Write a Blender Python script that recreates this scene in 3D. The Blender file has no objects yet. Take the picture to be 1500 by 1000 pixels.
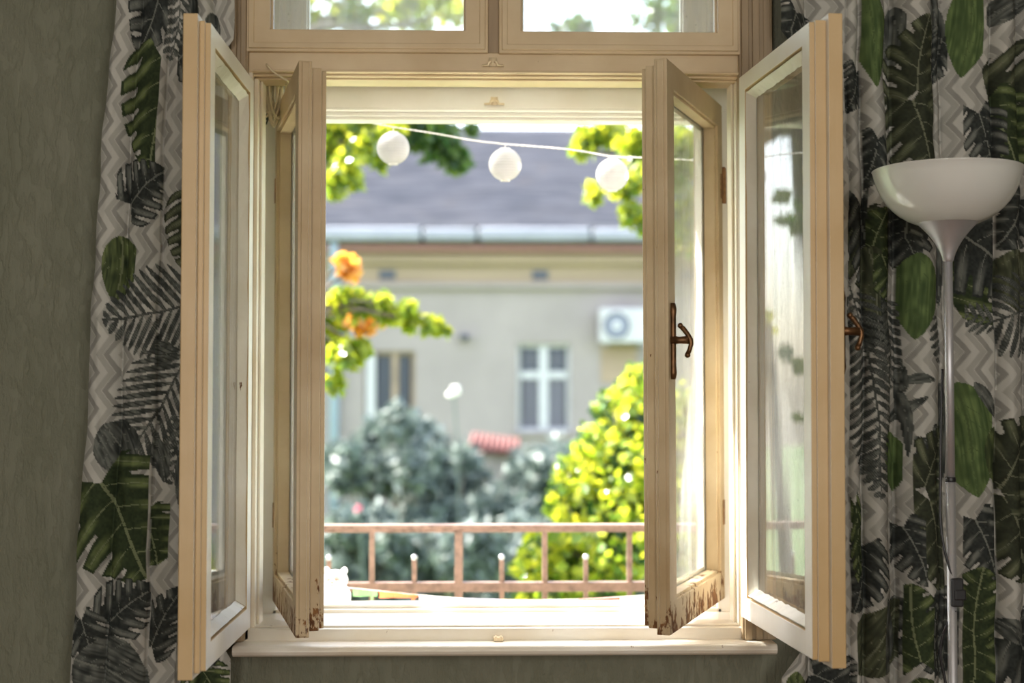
import bpy, bmesh, math, random
import numpy as np
from mathutils import Vector, Matrix, Euler

rnd = random.Random(7)
rng = np.random.default_rng(7)
R = math.radians
SC = bpy.context.scene
COL = SC.collection

# ------------------------------------------------------------------ camera, sky, sun, exposure
CAM = Vector((-0.04, -3.0, 1.38))
FPX = 1500 * 50 / 36
cam_rot = Euler((R(90 + 2.14), 0, R(-1.4)), 'XYZ')
cd = bpy.data.cameras.new('camera')
cd.lens = 50; cd.sensor_width = 36; cd.clip_end = 400
cd.dof.use_dof = True; cd.dof.focus_distance = 2.80; cd.dof.aperture_fstop = 2.2
cam = bpy.data.objects.new('camera', cd); COL.objects.link(cam)
cam.location = CAM; cam.rotation_euler = cam_rot
SC.camera = cam
CR = cam_rot.to_matrix()

world = bpy.data.worlds.new('sky'); SC.world = world; world.use_nodes = True
wn = world.node_tree; wn.nodes.clear()
wo = wn.nodes.new('ShaderNodeOutputWorld'); wb = wn.nodes.new('ShaderNodeBackground')
sk = wn.nodes.new('ShaderNodeTexSky'); sk.sky_type = 'NISHITA'; sk.sun_disc = False
sk.sun_elevation = R(50); sk.sun_rotation = R(-60); sk.dust_density = 4.0; sk.air_density = 1.0; sk.ozone_density = 1.0
wb.inputs['Strength'].default_value = 1.6
hz = wn.nodes.new('ShaderNodeMix'); hz.data_type = 'RGBA'; hz.inputs[0].default_value = 0.5      # thin bright haze over the blue
hz.inputs[7].default_value = (1.55, 1.5, 1.42, 1); wn.links.new(sk.outputs[0], hz.inputs[6]); wn.links.new(hz.outputs[2], wb.inputs[0]); wn.links.new(wb.outputs[0], wo.inputs[0])

sd = bpy.data.lights.new('sun', 'SUN'); sd.energy = 26; sd.angle = R(0.6); sd.color = (1, 0.97, 0.90)
sun = bpy.data.objects.new('sun', sd); COL.objects.link(sun)
sun.rotation_euler = (-Vector((-0.62, 0.30, 0.80))).to_track_quat('-Z', 'Y').to_euler()

# added, unseen fill panels standing for the room's own light, behind the camera
for lx_, lw_ in ((-1.0, .85), (1.25, .85)):
    ld = bpy.data.lights.new('room_fill', 'AREA'); ld.shape = 'RECTANGLE'; ld.size = lw_; ld.size_y = 1.5; ld.energy = 40; ld.color = (1.0, 0.95, 0.88)
    fill_o = bpy.data.objects.new('room_fill', ld); COL.objects.link(fill_o)
    fill_o.location = (lx_, -5.12, 1.75); fill_o.rotation_euler = (R(90), 0, 0)

SC.view_settings.view_transform = 'Standard'; SC.view_settings.look = 'None'
SC.view_settings.exposure = 0.22; SC.view_settings.gamma = 1.0
SC.view_settings.use_curve_mapping = False
SC.cycles.use_denoising = True
SC.cycles.sample_clamp_indirect = 8
SC.cycles.max_bounces = 12; SC.cycles.diffuse_bounces = 5; SC.cycles.glossy_bounces = 5
SC.cycles.transparent_max_bounces = 24; SC.cycles.transmission_bounces = 8
SC.cycles.caustics_reflective = False; SC.cycles.caustics_refractive = False

def U(px, py, D):
    """point of the photograph's frame at distance D (along +Y) from the camera"""
    d = CR @ Vector(((px - 750) / FPX, (500 - py) / FPX, -1))
    return CAM + d * (D / d.y)
def UX(px, D, py=500): return U(px, py, D).x
def UZ(py, D, px=730): return U(px, py, D).z

# ------------------------------------------------------------------ materials
def srgb(r, g, b):
    f = lambda c: c / 12.92 if c <= 0.04045 else ((c + 0.055) / 1.055) ** 2.4
    return (f(r / 255), f(g / 255), f(b / 255), 1)
class NT:
    def __init__(s, name):
        s.m = bpy.data.materials.new(name); s.m.use_nodes = True
        s.t = s.m.node_tree; s.t.nodes.clear()
        s.out = s.t.nodes.new('ShaderNodeOutputMaterial')
    def n(s, kind, **kw):
        nd = s.t.nodes.new('ShaderNode' + kind)
        for k, v in kw.items():
            if k.startswith('i_'):
                key = k[2:]; key = int(key) if key.isdigit() else key.replace('_', ' ')
                nd.inputs[key].default_value = v
            else: setattr(nd, k, v)
        return nd
    def l(s, a, b): s.t.links.new(a, b)
    def ramp(s, fac, stops):
        r = s.n('ValToRGB'); e = r.color_ramp.elements
        while len(e) < len(stops): e.new(0.5)
        for q, (p, c) in zip(e, stops): q.position = p; q.color = c if len(c) == 4 else (*c, 1)
        s.l(fac, r.inputs[0]); return r
    def mix(s, fac, a, b):
        m = s.n('Mix', data_type='RGBA')
        for sock, v in ((m.inputs[0], fac), (m.inputs[6], a), (m.inputs[7], b)):
            if hasattr(v, 'is_linked'): s.l(v, sock)
            else: sock.default_value = v
        return m.outputs[2]
    def math(s, op, a, b=0.0, clamp=False):
        m = s.n('Math', operation=op, use_clamp=clamp)
        for sock, v in ((m.inputs[0], a), (m.inputs[1], b)):
            if hasattr(v, 'is_linked'): s.l(v, sock)
            else: sock.default_value = v
        return m.outputs[0]
    def coord(s, scale=(1, 1, 1), which='Object'):
        tc = s.n('TexCoord'); mp = s.n('Mapping'); mp.inputs['Scale'].default_value = scale
        s.l(tc.outputs[which], mp.inputs[0]); return mp.outputs[0]
    def noise(s, vec, scale, detail=4, rough=0.55):
        n = s.n('TexNoise'); n.inputs['Scale'].default_value = scale; n.inputs['Detail'].default_value = detail
        n.inputs['Roughness'].default_value = rough; s.l(vec, n.inputs['Vector']); return n.outputs[0]
    def bump(s, h, strength=0.3, dist=0.01):
        b = s.n('Bump'); b.inputs['Strength'].default_value = strength; b.inputs['Distance'].default_value = dist
        s.l(h, b.inputs['Height']); return b.outputs[0]
    def bsdf(s, color, rough=0.5, metal=0.0, normal=None, spec=0.5):
        p = s.n('BsdfPrincipled')
        if hasattr(color, 'is_linked'): s.l(color, p.inputs['Base Color'])
        else: p.inputs['Base Color'].default_value = color
        if hasattr(rough, 'is_linked'): s.l(rough, p.inputs['Roughness'])
        else: p.inputs['Roughness'].default_value = rough
        p.inputs['Metallic'].default_value = metal; p.inputs['Specular IOR Level'].default_value = spec
        if normal is not None: s.l(normal, p.inputs['Normal'])
        s.l(p.outputs[0], s.out.inputs[0]); return p

def simple(name, c, rough=0.6, metal=0.0, var=0.12, scale=20, bump=0.1, stretch=(1, 1, 1)):
    t = NT(name); v = t.coord(stretch); n = t.noise(v, scale)
    d = tuple(x * (1 - var) for x in c[:3]) + (1,); b = tuple(min(1, x * (1 + var)) for x in c[:3]) + (1,)
    r = t.ramp(n, [(0.3, d), (0.7, b)])
    t.bsdf(r.outputs[0], rough, metal, t.bump(n, bump, 0.004))
    return t.m

def paint(name, base, dark, chip, chip_low=0.0, rough=0.38, low_z=0.16, stretch=(1, 1, 0.12)):
    """old oil paint: brush strokes, yellowing, chips down to brown wood (more of them near the foot of the piece)"""
    t = NT(name); v = t.coord(stretch); v2 = t.coord((1, 1, 1))
    brush = t.noise(v, 90, 3); blotch = t.noise(v2, 5, 5); fine = t.noise(v2, 60, 6, 0.7)
    c = t.mix(t.ramp(blotch, [(0.35, (0, 0, 0)), (0.7, (1, 1, 1))]).outputs[0], base, dark)
    n = t.noise(t.coord((1, 1, 0.45)), 38, 6, 0.72)
    sep = t.n('SeparateXYZ'); tc = t.n('TexCoord'); t.l(tc.outputs['Object'], sep.inputs[0])
    low = t.n('MapRange'); t.l(sep.outputs[2], low.inputs[0])
    low.inputs[1].default_value = 0.0; low.inputs[2].default_value = low_z
    low.inputs[3].default_value = chip_low; low.inputs[4].default_value = 0.0
    th = t.math('ADD', n, low.outputs[0])
    m = t.ramp(th, [(1 - chip, (0, 0, 0)), (1 - chip + 0.015, (1, 1, 1))]).outputs[0]
    wood = t.ramp(fine, [(0.3, srgb(70, 40, 22)), (0.7, srgb(150, 105, 62))]).outputs[0]
    c = t.mix(m, c, wood)
    hgt = t.math('SUBTRACT', t.math('MULTIPLY', brush, 0.35), t.math('MULTIPLY', m, 0.7))
    t.bsdf(c, t.math('ADD', t.math('MULTIPLY', m, 0.4), rough), 0, t.bump(hgt, 0.35, 0.003), 0.5)
    return t.m

M = {}
M['paint'] = paint('cream_oil_paint', srgb(238, 231, 216), srgb(224, 212, 188), 0.27)
M['paint_h'] = paint('cream_oil_paint_rail', srgb(220, 200, 166), srgb(202, 178, 140), 0.285, stretch=(0.12, 1, 1))
M['paint_sash'] = paint('yellowed_oil_paint', srgb(214, 186, 142), srgb(202, 170, 120), 0.24, 0.05)
M['paint_worn'] = paint('worn_yellowed_paint', srgb(208, 188, 154), srgb(180, 154, 114), 0.31, 0.22, 0.5, 0.14)
M['paint_white'] = paint('white_oil_paint', srgb(240, 238, 232), srgb(230, 224, 212), 0.28, 0.0, stretch=(0.12, 1, 1))
M['paint_sill'] = paint('white_sill_paint', srgb(240, 235, 224), srgb(226, 214, 192), 0.315, 0.0, 0.3, stretch=(0.15, 1, 1))
M['paint_daylit'] = paint('white_paint_daylit_side', srgb(242, 240, 234), srgb(232, 227, 216), 0.27, 0.05)  # plain white; on the casements it stands in for daylight
M['putty'] = paint('cracked_putty', srgb(238, 234, 224), srgb(214, 206, 188), 0.31, 0.04, 0.6, stretch=(1, 1, 1))
M['brown'] = simple('stained_wood', srgb(158, 138, 110), 0.5, 0, 0.2, 30, 0.2, (1, 1, 0.1))

def glass(name, haze=0.05, wav=0.12, tint=(0.97, 0.985, 0.98, 1)):
    t = NT(name)
    geo = t.n('NewGeometry'); fr = t.n('Fresnel')
    ior = t.n('MapRange'); t.l(geo.outputs['Backfacing'], ior.inputs[0])
    ior.inputs[3].default_value = 1.5; ior.inputs[4].default_value = 1 / 1.5
    t.l(ior.outputs[0], fr.inputs[0])
    wv = t.noise(t.coord((1, 1, 0.18)), 9, 2, 0.4)
    nb = t.bump(wv, wav, 0.02)
    gl = t.n('BsdfGlossy'); gl.inputs['Roughness'].default_value = 0.015; t.l(nb, gl.inputs['Normal'])
    tr = t.n('BsdfTransparent'); tr.inputs[0].default_value = tint
    mx = t.n('MixShader'); t.l(fr.outputs[0], mx.inputs[0]); t.l(tr.outputs[0], mx.inputs[1]); t.l(gl.outputs[0], mx.inputs[2])
    # dust film, streaked downwards
    st = t.noise(t.coord((1, 1, 0.06)), 55, 4, 0.65); sp = t.noise(t.coord((1, 1, 1)), 120, 3, 0.6)
    d = t.ramp(st, [(0.35, (haze * .4,) * 3), (0.75, (haze * 1.8,) * 3)]).outputs[0]
    d2 = t.ramp(sp, [(0.66, (0, 0, 0)), (0.74, (haze * 2,) * 3)]).outputs[0]
    dd = t.math('ADD', d, d2, True)
    df = t.n('BsdfDiffuse'); df.inputs[0].default_value = (0.8, 0.8, 0.8, 1)
    tl = t.n('BsdfTranslucent'); tl.inputs[0].default_value = (0.8, 0.8, 0.8, 1)
    ms = t.n('MixShader'); ms.inputs[0].default_value = 0.5; t.l(df.outputs[0], ms.inputs[1]); t.l(tl.outputs[0], ms.inputs[2])
    m2 = t.n('MixShader'); t.l(dd, m2.inputs[0]); t.l(mx.outputs[0], m2.inputs[1]); t.l(ms.outputs[0], m2.inputs[2])
    t.l(m2.outputs[0], t.out.inputs[0])
    return t.m
M['glass'] = glass('old_window_glass', 0.13, 0.018)
M['glass_far'] = simple('far_window_glass', srgb(90, 95, 105), 0.12, 0, 0.1, 3, 0)

def plaster():
    t = NT('grey_green_plaster')
    v = t.coord((1, 1, 0.30)); a = t.noise(v, 38, 6, 0.6); b = t.noise(t.coord((1, 1, 0.5)), 9, 4)
    c = t.ramp(b, [(0.3, srgb(122, 124, 106)), (0.7, srgb(134, 135, 118))]).outputs[0]
    r = t.ramp(a, [(0.40, (0, 0, 0)), (0.50, (1, 1, 1)), (0.56, (0.55, 0.55, 0.55)), (0.8, (0.9, 0.9, 0.9))]).outputs[0]
    t.bsdf(c, 0.6, 0, t.bump(r, 0.5, 0.006), 0.3)
    return t.m
M['plaster'] = plaster()
M['ceiling'] = simple('ceiling_white', srgb(225, 218, 205), 0.9)
M['floor'] = simple('parquet_brown', srgb(140, 96, 58), 0.4, 0, 0.3, 12, 0.1, (1, 0.1, 1))
M['ext_wall'] = simple('exterior_render', srgb(205, 198, 185), 0.9, 0, 0.1, 8, 0.3)
M['rust'] = simple('rusty_iron', srgb(138, 112, 100), 0.45, 0.3, 0.3, 40, 0.4)
M['hinge'] = simple('rusty_painted_hinge', srgb(150, 110, 70), 0.5, 0.2, 0.4, 60, 0.4)
M['bronze'] = simple('aged_bronze', srgb(105, 75, 48), 0.38, 0.7, 0.4, 50, 0.3)
M['catch'] = simple('painted_catch', srgb(232, 214, 180), 0.3, 0.0, 0.1, 50, 0.2)
M['steel'] = simple('brushed_silver', srgb(200, 200, 205), 0.42, 0.6, 0.04, 40, 0.02)
M['black'] = simple('black_plastic', (0.015, 0.015, 0.018, 1), 0.35)
M['cable'] = simple('cream_cable', srgb(220, 205, 172), 0.5)
M['cable_dark'] = simple('dark_cable', srgb(50, 62, 58), 0.5)
M['ceramic'] = simple('white_ceramic', srgb(238, 232, 226), 0.25, 0, 0.03, 10, 0.02)
M['ochre'] = simple('brown_glaze', srgb(140, 90, 45), 0.4)
M['shade_plastic'] = None
t = NT('milky_plastic'); p = t.bsdf((0.94, 0.95, 0.93, 1), 0.10); p.inputs['Subsurface Weight'].default_value = 0.0
p.inputs['Coat Weight'].default_value = 1.0; p.inputs['Coat Roughness'].default_value = 0.05
tl = t.n('BsdfTranslucent'); tl.inputs[0].default_value = (0.93, 0.95, 0.93, 1)
mx = t.n('MixShader'); mx.inputs[0].default_value = 0.30; t.l(p.outputs[0], mx.inputs[1]); t.l(tl.outputs[0], mx.inputs[2]); t.l(mx.outputs[0], t.out.inputs[0])
M['shade_plastic'] = t.m
t = NT('lantern_paper'); df = t.n('BsdfDiffuse'); df.inputs[0].default_value = (0.54, 0.52, 0.52, 1)
tl = t.n('BsdfTranslucent'); tl.inputs[0].default_value = (0.52, 0.50, 0.50, 1)
mx = t.n('MixShader'); mx.inputs[0].default_value = 0.5; t.l(df.outputs[0], mx.inputs[1]); t.l(tl.outputs[0], mx.inputs[2]); t.l(mx.outputs[0], t.out.inputs[0])
M['paper'] = t.m

def leaf_mat(name, c1, c2, trans=0.5, tcol=None, gloss=0.22):
    t = NT(name); oi = t.n('NewGeometry')
    r = t.ramp(oi.outputs['Random Per Island'], [(0.0, c1), (1.0, c2)]).outputs[0]
    p = t.bsdf(r, gloss, 0)
    tl = t.n('BsdfTranslucent')
    if tcol: 
        r2 = t.ramp(oi.outputs['Random Per Island'], [(0.0, tcol[0]), (1.0, tcol[1])]).outputs[0]; t.l(r2, tl.inputs[0])
    else: t.l(r, tl.inputs[0])
    mx = t.n('MixShader'); mx.inputs[0].default_value = trans
    t.l(p.outputs[0], mx.inputs[1]); t.l(tl.outputs[0], mx.inputs[2]); t.l(mx.outputs[0], t.out.inputs[0])
    return t.m
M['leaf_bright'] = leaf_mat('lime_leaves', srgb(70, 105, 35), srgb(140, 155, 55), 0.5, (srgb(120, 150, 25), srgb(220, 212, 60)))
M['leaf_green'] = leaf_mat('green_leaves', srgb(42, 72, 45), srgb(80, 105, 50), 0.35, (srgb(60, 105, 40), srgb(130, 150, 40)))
M['leaf_grey'] = leaf_mat('grey_green_leaves', srgb(62, 78, 74), srgb(122, 134, 126), 0.2, None, 0.5)
M['leaf_orange'] = leaf_mat('autumn_leaves', srgb(190, 130, 60), srgb(215, 170, 90), 0.5, (srgb(240, 160, 40), srgb(250, 190, 80)))
M['bark'] = simple('bark', srgb(95, 85, 72), 0.9, 0, 0.3, 15, 0.5)
M['petal_pink'] = simple('pink_petals', srgb(225, 70, 110), 0.5)
M['petal_white'] = simple('white_petals', srgb(235, 233, 226), 0.5)
M['ground'] = simple('lawn', srgb(95, 115, 70), 0.9, 0, 0.3, 3, 0.5)
M['roof_red'] = simple('red_roof_tiles', srgb(92, 52, 48), 0.9, 0, 0.2, 6, 0.3)

# ------------------------------------------------------------------ mesh helpers
def tag(o, label=None, cat=None, group=None, kind=None):
    if label: o['label'] = label
    if cat: o['category'] = cat
    if group: o['group'] = group
    if kind: o['kind'] = kind
    return o
def empty(name, loc=(0, 0, 0), rz=0.0, label=None, cat=None, group=None, kind=None, parent=None):
    o = bpy.data.objects.new(name, None); COL.objects.link(o); o.location = loc; o.rotation_euler = (0, 0, rz)
    o.empty_display_size = 0.05
    if parent: o.parent = parent
    return tag(o, label, cat, group, kind)
class MB:
    def __init__(s): s.v = []; s.f = []
    def add(s, vs, fs):
        k = len(s.v); s.v += [tuple(v) for v in vs]; s.f += [tuple(i + k for i in f) for f in fs]; return s
    def box(s, x0, x1, y0, y1, z0, z1):
        x0, x1 = min(x0, x1), max(x0, x1); y0, y1 = min(y0, y1), max(y0, y1); z0, z1 = min(z0, z1), max(z0, z1)
        return s.add([(x, y, z) for z in (z0, z1) for y in (y0, y1) for x in (x0, x1)],
                     [(0, 2, 3, 1), (4, 5, 7, 6), (0, 1, 5, 4), (2, 6, 7, 3), (0, 4, 6, 2), (1, 3, 7, 5)])
    def ring(s, x0, x1, z0, z1, wx0, wx1, wz0, wz1, y0, y1):
        """picture frame: outer rectangle x0..x1, z0..z1 with bar widths, thickness y0..y1, mitred corners"""
        o = [(x0, z0), (x1, z0), (x1, z1), (x0, z1)]; i = [(x0 + wx0, z0 + wz0), (x1 - wx1, z0 + wz0), (x1 - wx1, z1 - wz1), (x0 + wx0, z1 - wz1)]
        vs = [(x, y, z) for y in (y0, y1) for (x, z) in o + i]
        fs = []
        for k in range(4):
            n = (k + 1) % 4
            fs += [(k, n, 4 + n, 4 + k), (8 + k, 12 + k, 12 + n, 8 + n), (k, 8 + k, 8 + n, n), (4 + k, 4 + n, 12 + n, 12 + k)]
        return s.add(vs, fs)
    def tube(s, pts, r, n=8, closed=False, cap=True):
        pts = [Vector(p) for p in pts]; N = len(pts)
        rs = r if isinstance(r, (list, tuple)) else [r] * N
        k0 = len(s.v); up = None
        for i, p in enumerate(pts):
            a = pts[(i - 1) % N] if (i > 0 or closed) else p; b = pts[(i + 1) % N] if (i < N - 1 or closed) else p
            d = (b - a).normalized()
            if up is None: up = d.orthogonal().normalized()
            up = (up - d * up.dot(d)); up = up.normalized() if up.length > 1e-6 else d.orthogonal().normalized()
            w = d.cross(up)
            for j in range(n):
                q = 2 * math.pi * j / n; s.v.append(tuple(p + (up * math.cos(q) + w * math.sin(q)) * rs[i]))
        for i in range(N if closed else N - 1):
            for j in range(n):
                a = k0 + i * n + j; b = k0 + i * n + (j + 1) % n; m = ((i + 1) % N)
                s.f.append((a, b, k0 + m * n + (j + 1) % n, k0 + m * n + j))
        if cap and not closed:
            s.f.append(tuple(k0 + j for j in reversed(range(n)))); s.f.append(tuple(k0 + (N - 1) * n + j for j in range(n)))
        return s
    def lathe(s, prof, n=32, c=(0, 0, 0), cap=True):
        k0 = len(s.v)
        for (r, z) in prof:
            for j in range(n):
                q = 2 * math.pi * j / n; s.v.append((c[0] + r * math.cos(q), c[1] + r * math.sin(q), c[2] + z))
        for i in range(len(prof) - 1):
            for j in range(n):
                s.f.append((k0 + i * n + j, k0 + i * n + (j + 1) % n, k0 + (i + 1) * n + (j + 1) % n, k0 + (i + 1) * n + j))
        if cap:
            if prof[0][0] > 1e-5: s.f.append(tuple(k0 + j for j in reversed(range(n))))
            if prof[-1][0] > 1e-5: s.f.append(tuple(k0 + (len(prof) - 1) * n + j for j in range(n)))
        return s
    def ball(s, c, r, n=12, sq=(1, 1, 1)):
        k0 = len(s.v); m = n // 2 + 1
        for i in range(m + 1):
            a = math.pi * i / m
            for j in range(n):
                q = 2 * math.pi * j / n
                s.v.append((c[0] + r * sq[0] * math.sin(a) * math.cos(q), c[1] + r * sq[1] * math.sin(a) * math.sin(q), c[2] - r * sq[2] * math.cos(a)))
        for i in range(m):
            for j in range(n):
                s.f.append((k0 + i * n + j, k0 + i * n + (j + 1) % n, k0 + (i + 1) * n + (j + 1) % n, k0 + (i + 1) * n + j))
        return s
    def build(s, name, mat, parent=None, smooth=False, bevel=0.0, loc=None):
        me = bpy.data.meshes.new(name); me.from_pydata(s.v, [], s.f); me.materials.append(mat)
        bm = bmesh.new(); bm.from_mesh(me)
        if smooth: bmesh.ops.remove_doubles(bm, verts=bm.verts, dist=1e-6)
        bmesh.ops.recalc_face_normals(bm, faces=bm.faces); bm.to_mesh(me); bm.free()
        if smooth:
            for p in me.polygons: p.use_smooth = True
        o = bpy.data.objects.new(name, me); COL.objects.link(o)
        if loc: o.location = loc
        if parent: o.parent = parent
        if bevel:
            b = o.modifiers.new('bevel', 'BEVEL'); b.width = bevel; b.segments = 2; b.limit_method = 'ANGLE'
        return o

# ------------------------------------------------------------------ the room
WX0, WX1 = UX(335, 3.0), UX(1108, 3.0)          # hole in the window wall
SILLZ = UZ(945, 2.9)                            # top of the inner sill
TOPZ = 2.46
RX0, RX1, RY0, CEIL = -1.75, 2.3, -5.2, 2.95
def wall_with_hole(name, y0, y1, mat):
    m = MB()
    m.box(RX0 - .3, WX0, y0, y1, -0.02, CEIL + .3); m.box(WX1, RX1 + .3, y0, y1, -0.02, CEIL + .3)
    m.box(WX0, WX1, y0, y1, -0.02, SILLZ - 0.022); m.box(WX0, WX1, y0, y1, TOPZ, CEIL + .3)
    return tag(m.build(name, mat), kind='structure')
wall_with_hole('wall_front', 0.0, 0.40, M['plaster'])
tag(MB().box(RX0 - .12, RX0, RY0, 0, 0, CEIL).build('wall_left', M['plaster']), kind='structure')
tag(MB().box(RX1, RX1 + .12, RY0, 0, 0, CEIL).build('wall_right', M['plaster']), kind='structure')
tag(MB().box(RX0, RX1, RY0 - .12, RY0, 0, CEIL).build('wall_back', M['plaster']), kind='structure')
tag(MB().box(RX0 - .12, RX1 + .12, RY0 - .12, 0, CEIL, CEIL + .1).build('ceiling', M['ceiling']), kind='structure')
tag(MB().box(RX0 - .12, RX1 + .12, RY0 - .12, 0, -.1, 0).build('floor', M['floor']), kind='structure')
tag(MB().box(RX0, RX1, -.018, 0, 0, .09).build('baseboard_front', M['paint'], bevel=.003), kind='structure')

# ------------------------------------------------------------------ the box window
win = empty('window_1', (0, 0, SILLZ), label='cream painted double casement window standing open with peeling paint', kind='structure')
def wb_(mb, name, mat, parent=win, bevel=.0022, smooth=False, label=None):
    o = mb.build(name, mat, parent, smooth, bevel)
    o.matrix_parent_inverse = Matrix.Identity(4)
    o.location = (0, 0, -SILLZ) if parent is win else (0, 0, 0)
    if label: o['label'] = label
    return o
JL, JR = UX(375, 3.0), UX(1080, 3.0)
ZTR = UZ(108, 2.97); ZTR2 = UZ(113, 2.98); ZTR3 = UZ(119, 3.0); ZUP = UZ(77, 2.96)
ZBR = UZ(920, 2.97)
# inner frame: jambs with rebates, transom bar with beads, bottom rail, mullion above
m = MB()
m.box(WX0 - .012, JL - .006, -.03, .06, SILLZ, TOPZ); m.box(JL - .006, JL + .003, -.012, .06, SILLZ, ZTR3)
m.box(JL + .003, JL + .009, .012, .06, SILLZ, ZTR3)
m.box(JR + .006, WX1 + .012, -.03, .06, SILLZ, TOPZ); m.box(JR - .003, JR + .006, -.012, .06, SILLZ, ZTR3)
m.box(JR - .009, JR - .003, .012, .06, SILLZ, ZTR3)
wb_(m, 'inner_jamb', M['paint'])
m = MB()
m.box(WX0 - .005, WX1 + .005, -.032, .06, ZTR, ZUP + .006); m.box(JL - .006, JR + .006, -.020, .06, ZTR2, ZTR); m.box(JL - .006, JR + .006, -.004, .06, ZTR3, ZTR2)
m.box(JL - .004, JR + .004, -.038, -.030, ZTR, ZTR + .005)
wb_(m, 'transom_bar', M['paint_h'])
m = MB(); m.box(JL - .02, JR + .02, -.030, .055, SILLZ - .02, ZBR); m.box(JL, JR, -.010, .055, ZBR, ZBR + .004)
wb_(m, 'bottom_rail', M['paint_sill'])
XM0, XM1 = UX(712, 2.97), UX(733, 2.97)
m = MB(); m.box(XM0, XM1, -.034, .06, ZUP, TOPZ - .02)
wb_(m, 'mullion', M['brown'])
m = MB(); m.box(WX0 - .01, WX1 + .01, -.03, .06, TOPZ - .05, TOPZ + .02)
wb_(m, 'frame_head', M['paint_h'])
# moulded casings on both sides
for (a, b, sgn) in ((332, 360, -1), (1086, 1135, 1)):
    m = MB(); xs = [UX(a, 2.95), UX(b, 2.95)]; w = (xs[1] - xs[0])
    m.box(xs[0], xs[1], -.045, .0, SILLZ - .0, TOPZ + .06)
    nb = 2 if sgn < 0 else 3
    for k in range(nb):
        c = xs[0] + w * (k + .5) / nb; m.box(c - w / nb * .32, c + w / nb * .32, -.053 + .003 * k, -.044, SILLZ + .0, TOPZ + .05)
    wb_(m, 'casing', M['brown'], bevel=.003)
m = MB(); m.box(UX(332, 2.95), UX(1135, 2.95), -.05, 0, TOPZ + .0, TOPZ + .09)
wb_(m, 'casing', M['brown'], bevel=.004)
# lining between the two frames and the outer frame
LX0, LX1 = WX0 + .002, WX1 - .002
m = MB()
m.box(LX0 - .015, LX0, .06, .22, SILLZ - .03, TOPZ); m.box(LX1, LX1 + .015, .06, .22, SILLZ - .03, TOPZ)
m.box(LX0, LX1, .06, .22, TOPZ - .03, TOPZ)
m.box(LX0, LX1, .06, .22, ZTR3 + .03, ZTR3 + .055)
wb_(m, 'reveal_lining', M['paint_daylit'])
wb_(MB().box(LX0, LX1, .055, .22, SILLZ - .03, ZBR - .002), 'inner_ledge', M['paint_sill'])
DO = 3.20
OXL, OXR = UX(410, DO + .03), UX(1046, DO + .03)
OZT1, OZT2, OZT3 = UZ(163, DO), UZ(170, DO + .01), UZ(176, DO + .02)
OZB = UZ(886, DO)
m = MB()
for (x0, x1, s_) in ((LX0, OXL, 1), (OXR, LX1, -1)):
    m.box(x0, x1, .20, .275, ZBR - .02, TOPZ)
    e = x1 if s_ > 0 else x0
    m.box(e, e + s_ * .008, .225, .275, ZBR - .02, OZT3)
wb_(m, 'outer_jamb', M['paint_daylit'])
m = MB(); m.box(LX0, LX1, .198, .276, OZT1, ZTR3 + .035); m.box(LX0 + .02, LX1 - .02, .193, .198, OZT1, OZT1 + .006)
m.box(OXL, OXR, .212, .272, OZT2, OZT1); m.box(OXL, OXR, .224, .271, OZT3, OZT2); m.box(LX0, LX1, .202, .273, ZTR3 + .035, ZTR3 + .068)
wb_(m, 'outer_transom', M['paint_white'])
m = MB(); m.box(OXL - .01, OXR + .01, .20, .275, ZBR - .03, OZB - .008); m.box(OXL - .01, OXR + .01, .214, .275, OZB - .008, OZB)
wb_(m, 'outer_bottom_rail', M['paint_sill'])
# inner sill board with rounded nose
m = MB(); SX0, SX1 = UX(343, 2.9), UX(1136, 2.9)
prof = [(-.028, -.001), (-.028, -.022), (-.094, -.022), (-.100, -.018), (-.103, -.011), (-.100, -.003), (-.095, 0)]
vs = [(x, y, SILLZ + z) for x in (SX0, SX1) for (y, z) in prof]; n_ = len(prof)
fs = [tuple(range(n_)), tuple(range(2 * n_ - 1, n_ - 1, -1))] + [(i, (i + 1) % n_, n_ + (i + 1) % n_, n_ + i) for i in range(n_)]
m.add(vs, fs); m.box(SX0 + .01, SX1 - .01, -.03, .004, SILLZ - .022, SILLZ - .001)
wb_(m, 'window_sill', M['paint_sill'], bevel=.0015)
# outer metal covered sill, sloping out
m = MB(); za, zb = UZ(893, 3.29), UZ(883, 3.57)
m.add([(WX0, .27, za), (WX1, .27, za), (WX1, .57, zb), (WX0, .57, zb), (WX0, .27, za - .03), (WX1, .27, za - .03), (WX1, .57, zb - .02), (WX0, .57, zb - .02)],
      [(0, 1, 2, 3), (4, 7, 6, 5), (0, 4, 5, 1), (1, 5, 6, 2), (2, 6, 7, 3), (3, 7, 4, 0)])
wb_(m, 'outer_sill', M['paint_white'], bevel=.004)

def pane(parent, x0, x1, z0, z1, y, mirror=1, top=win):
    o = MB().box(x0 * mirror, x1 * mirror, y - .0012, y + .0012, z0, z1).build('glass_pane', M['glass'], parent)
    return o
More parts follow.
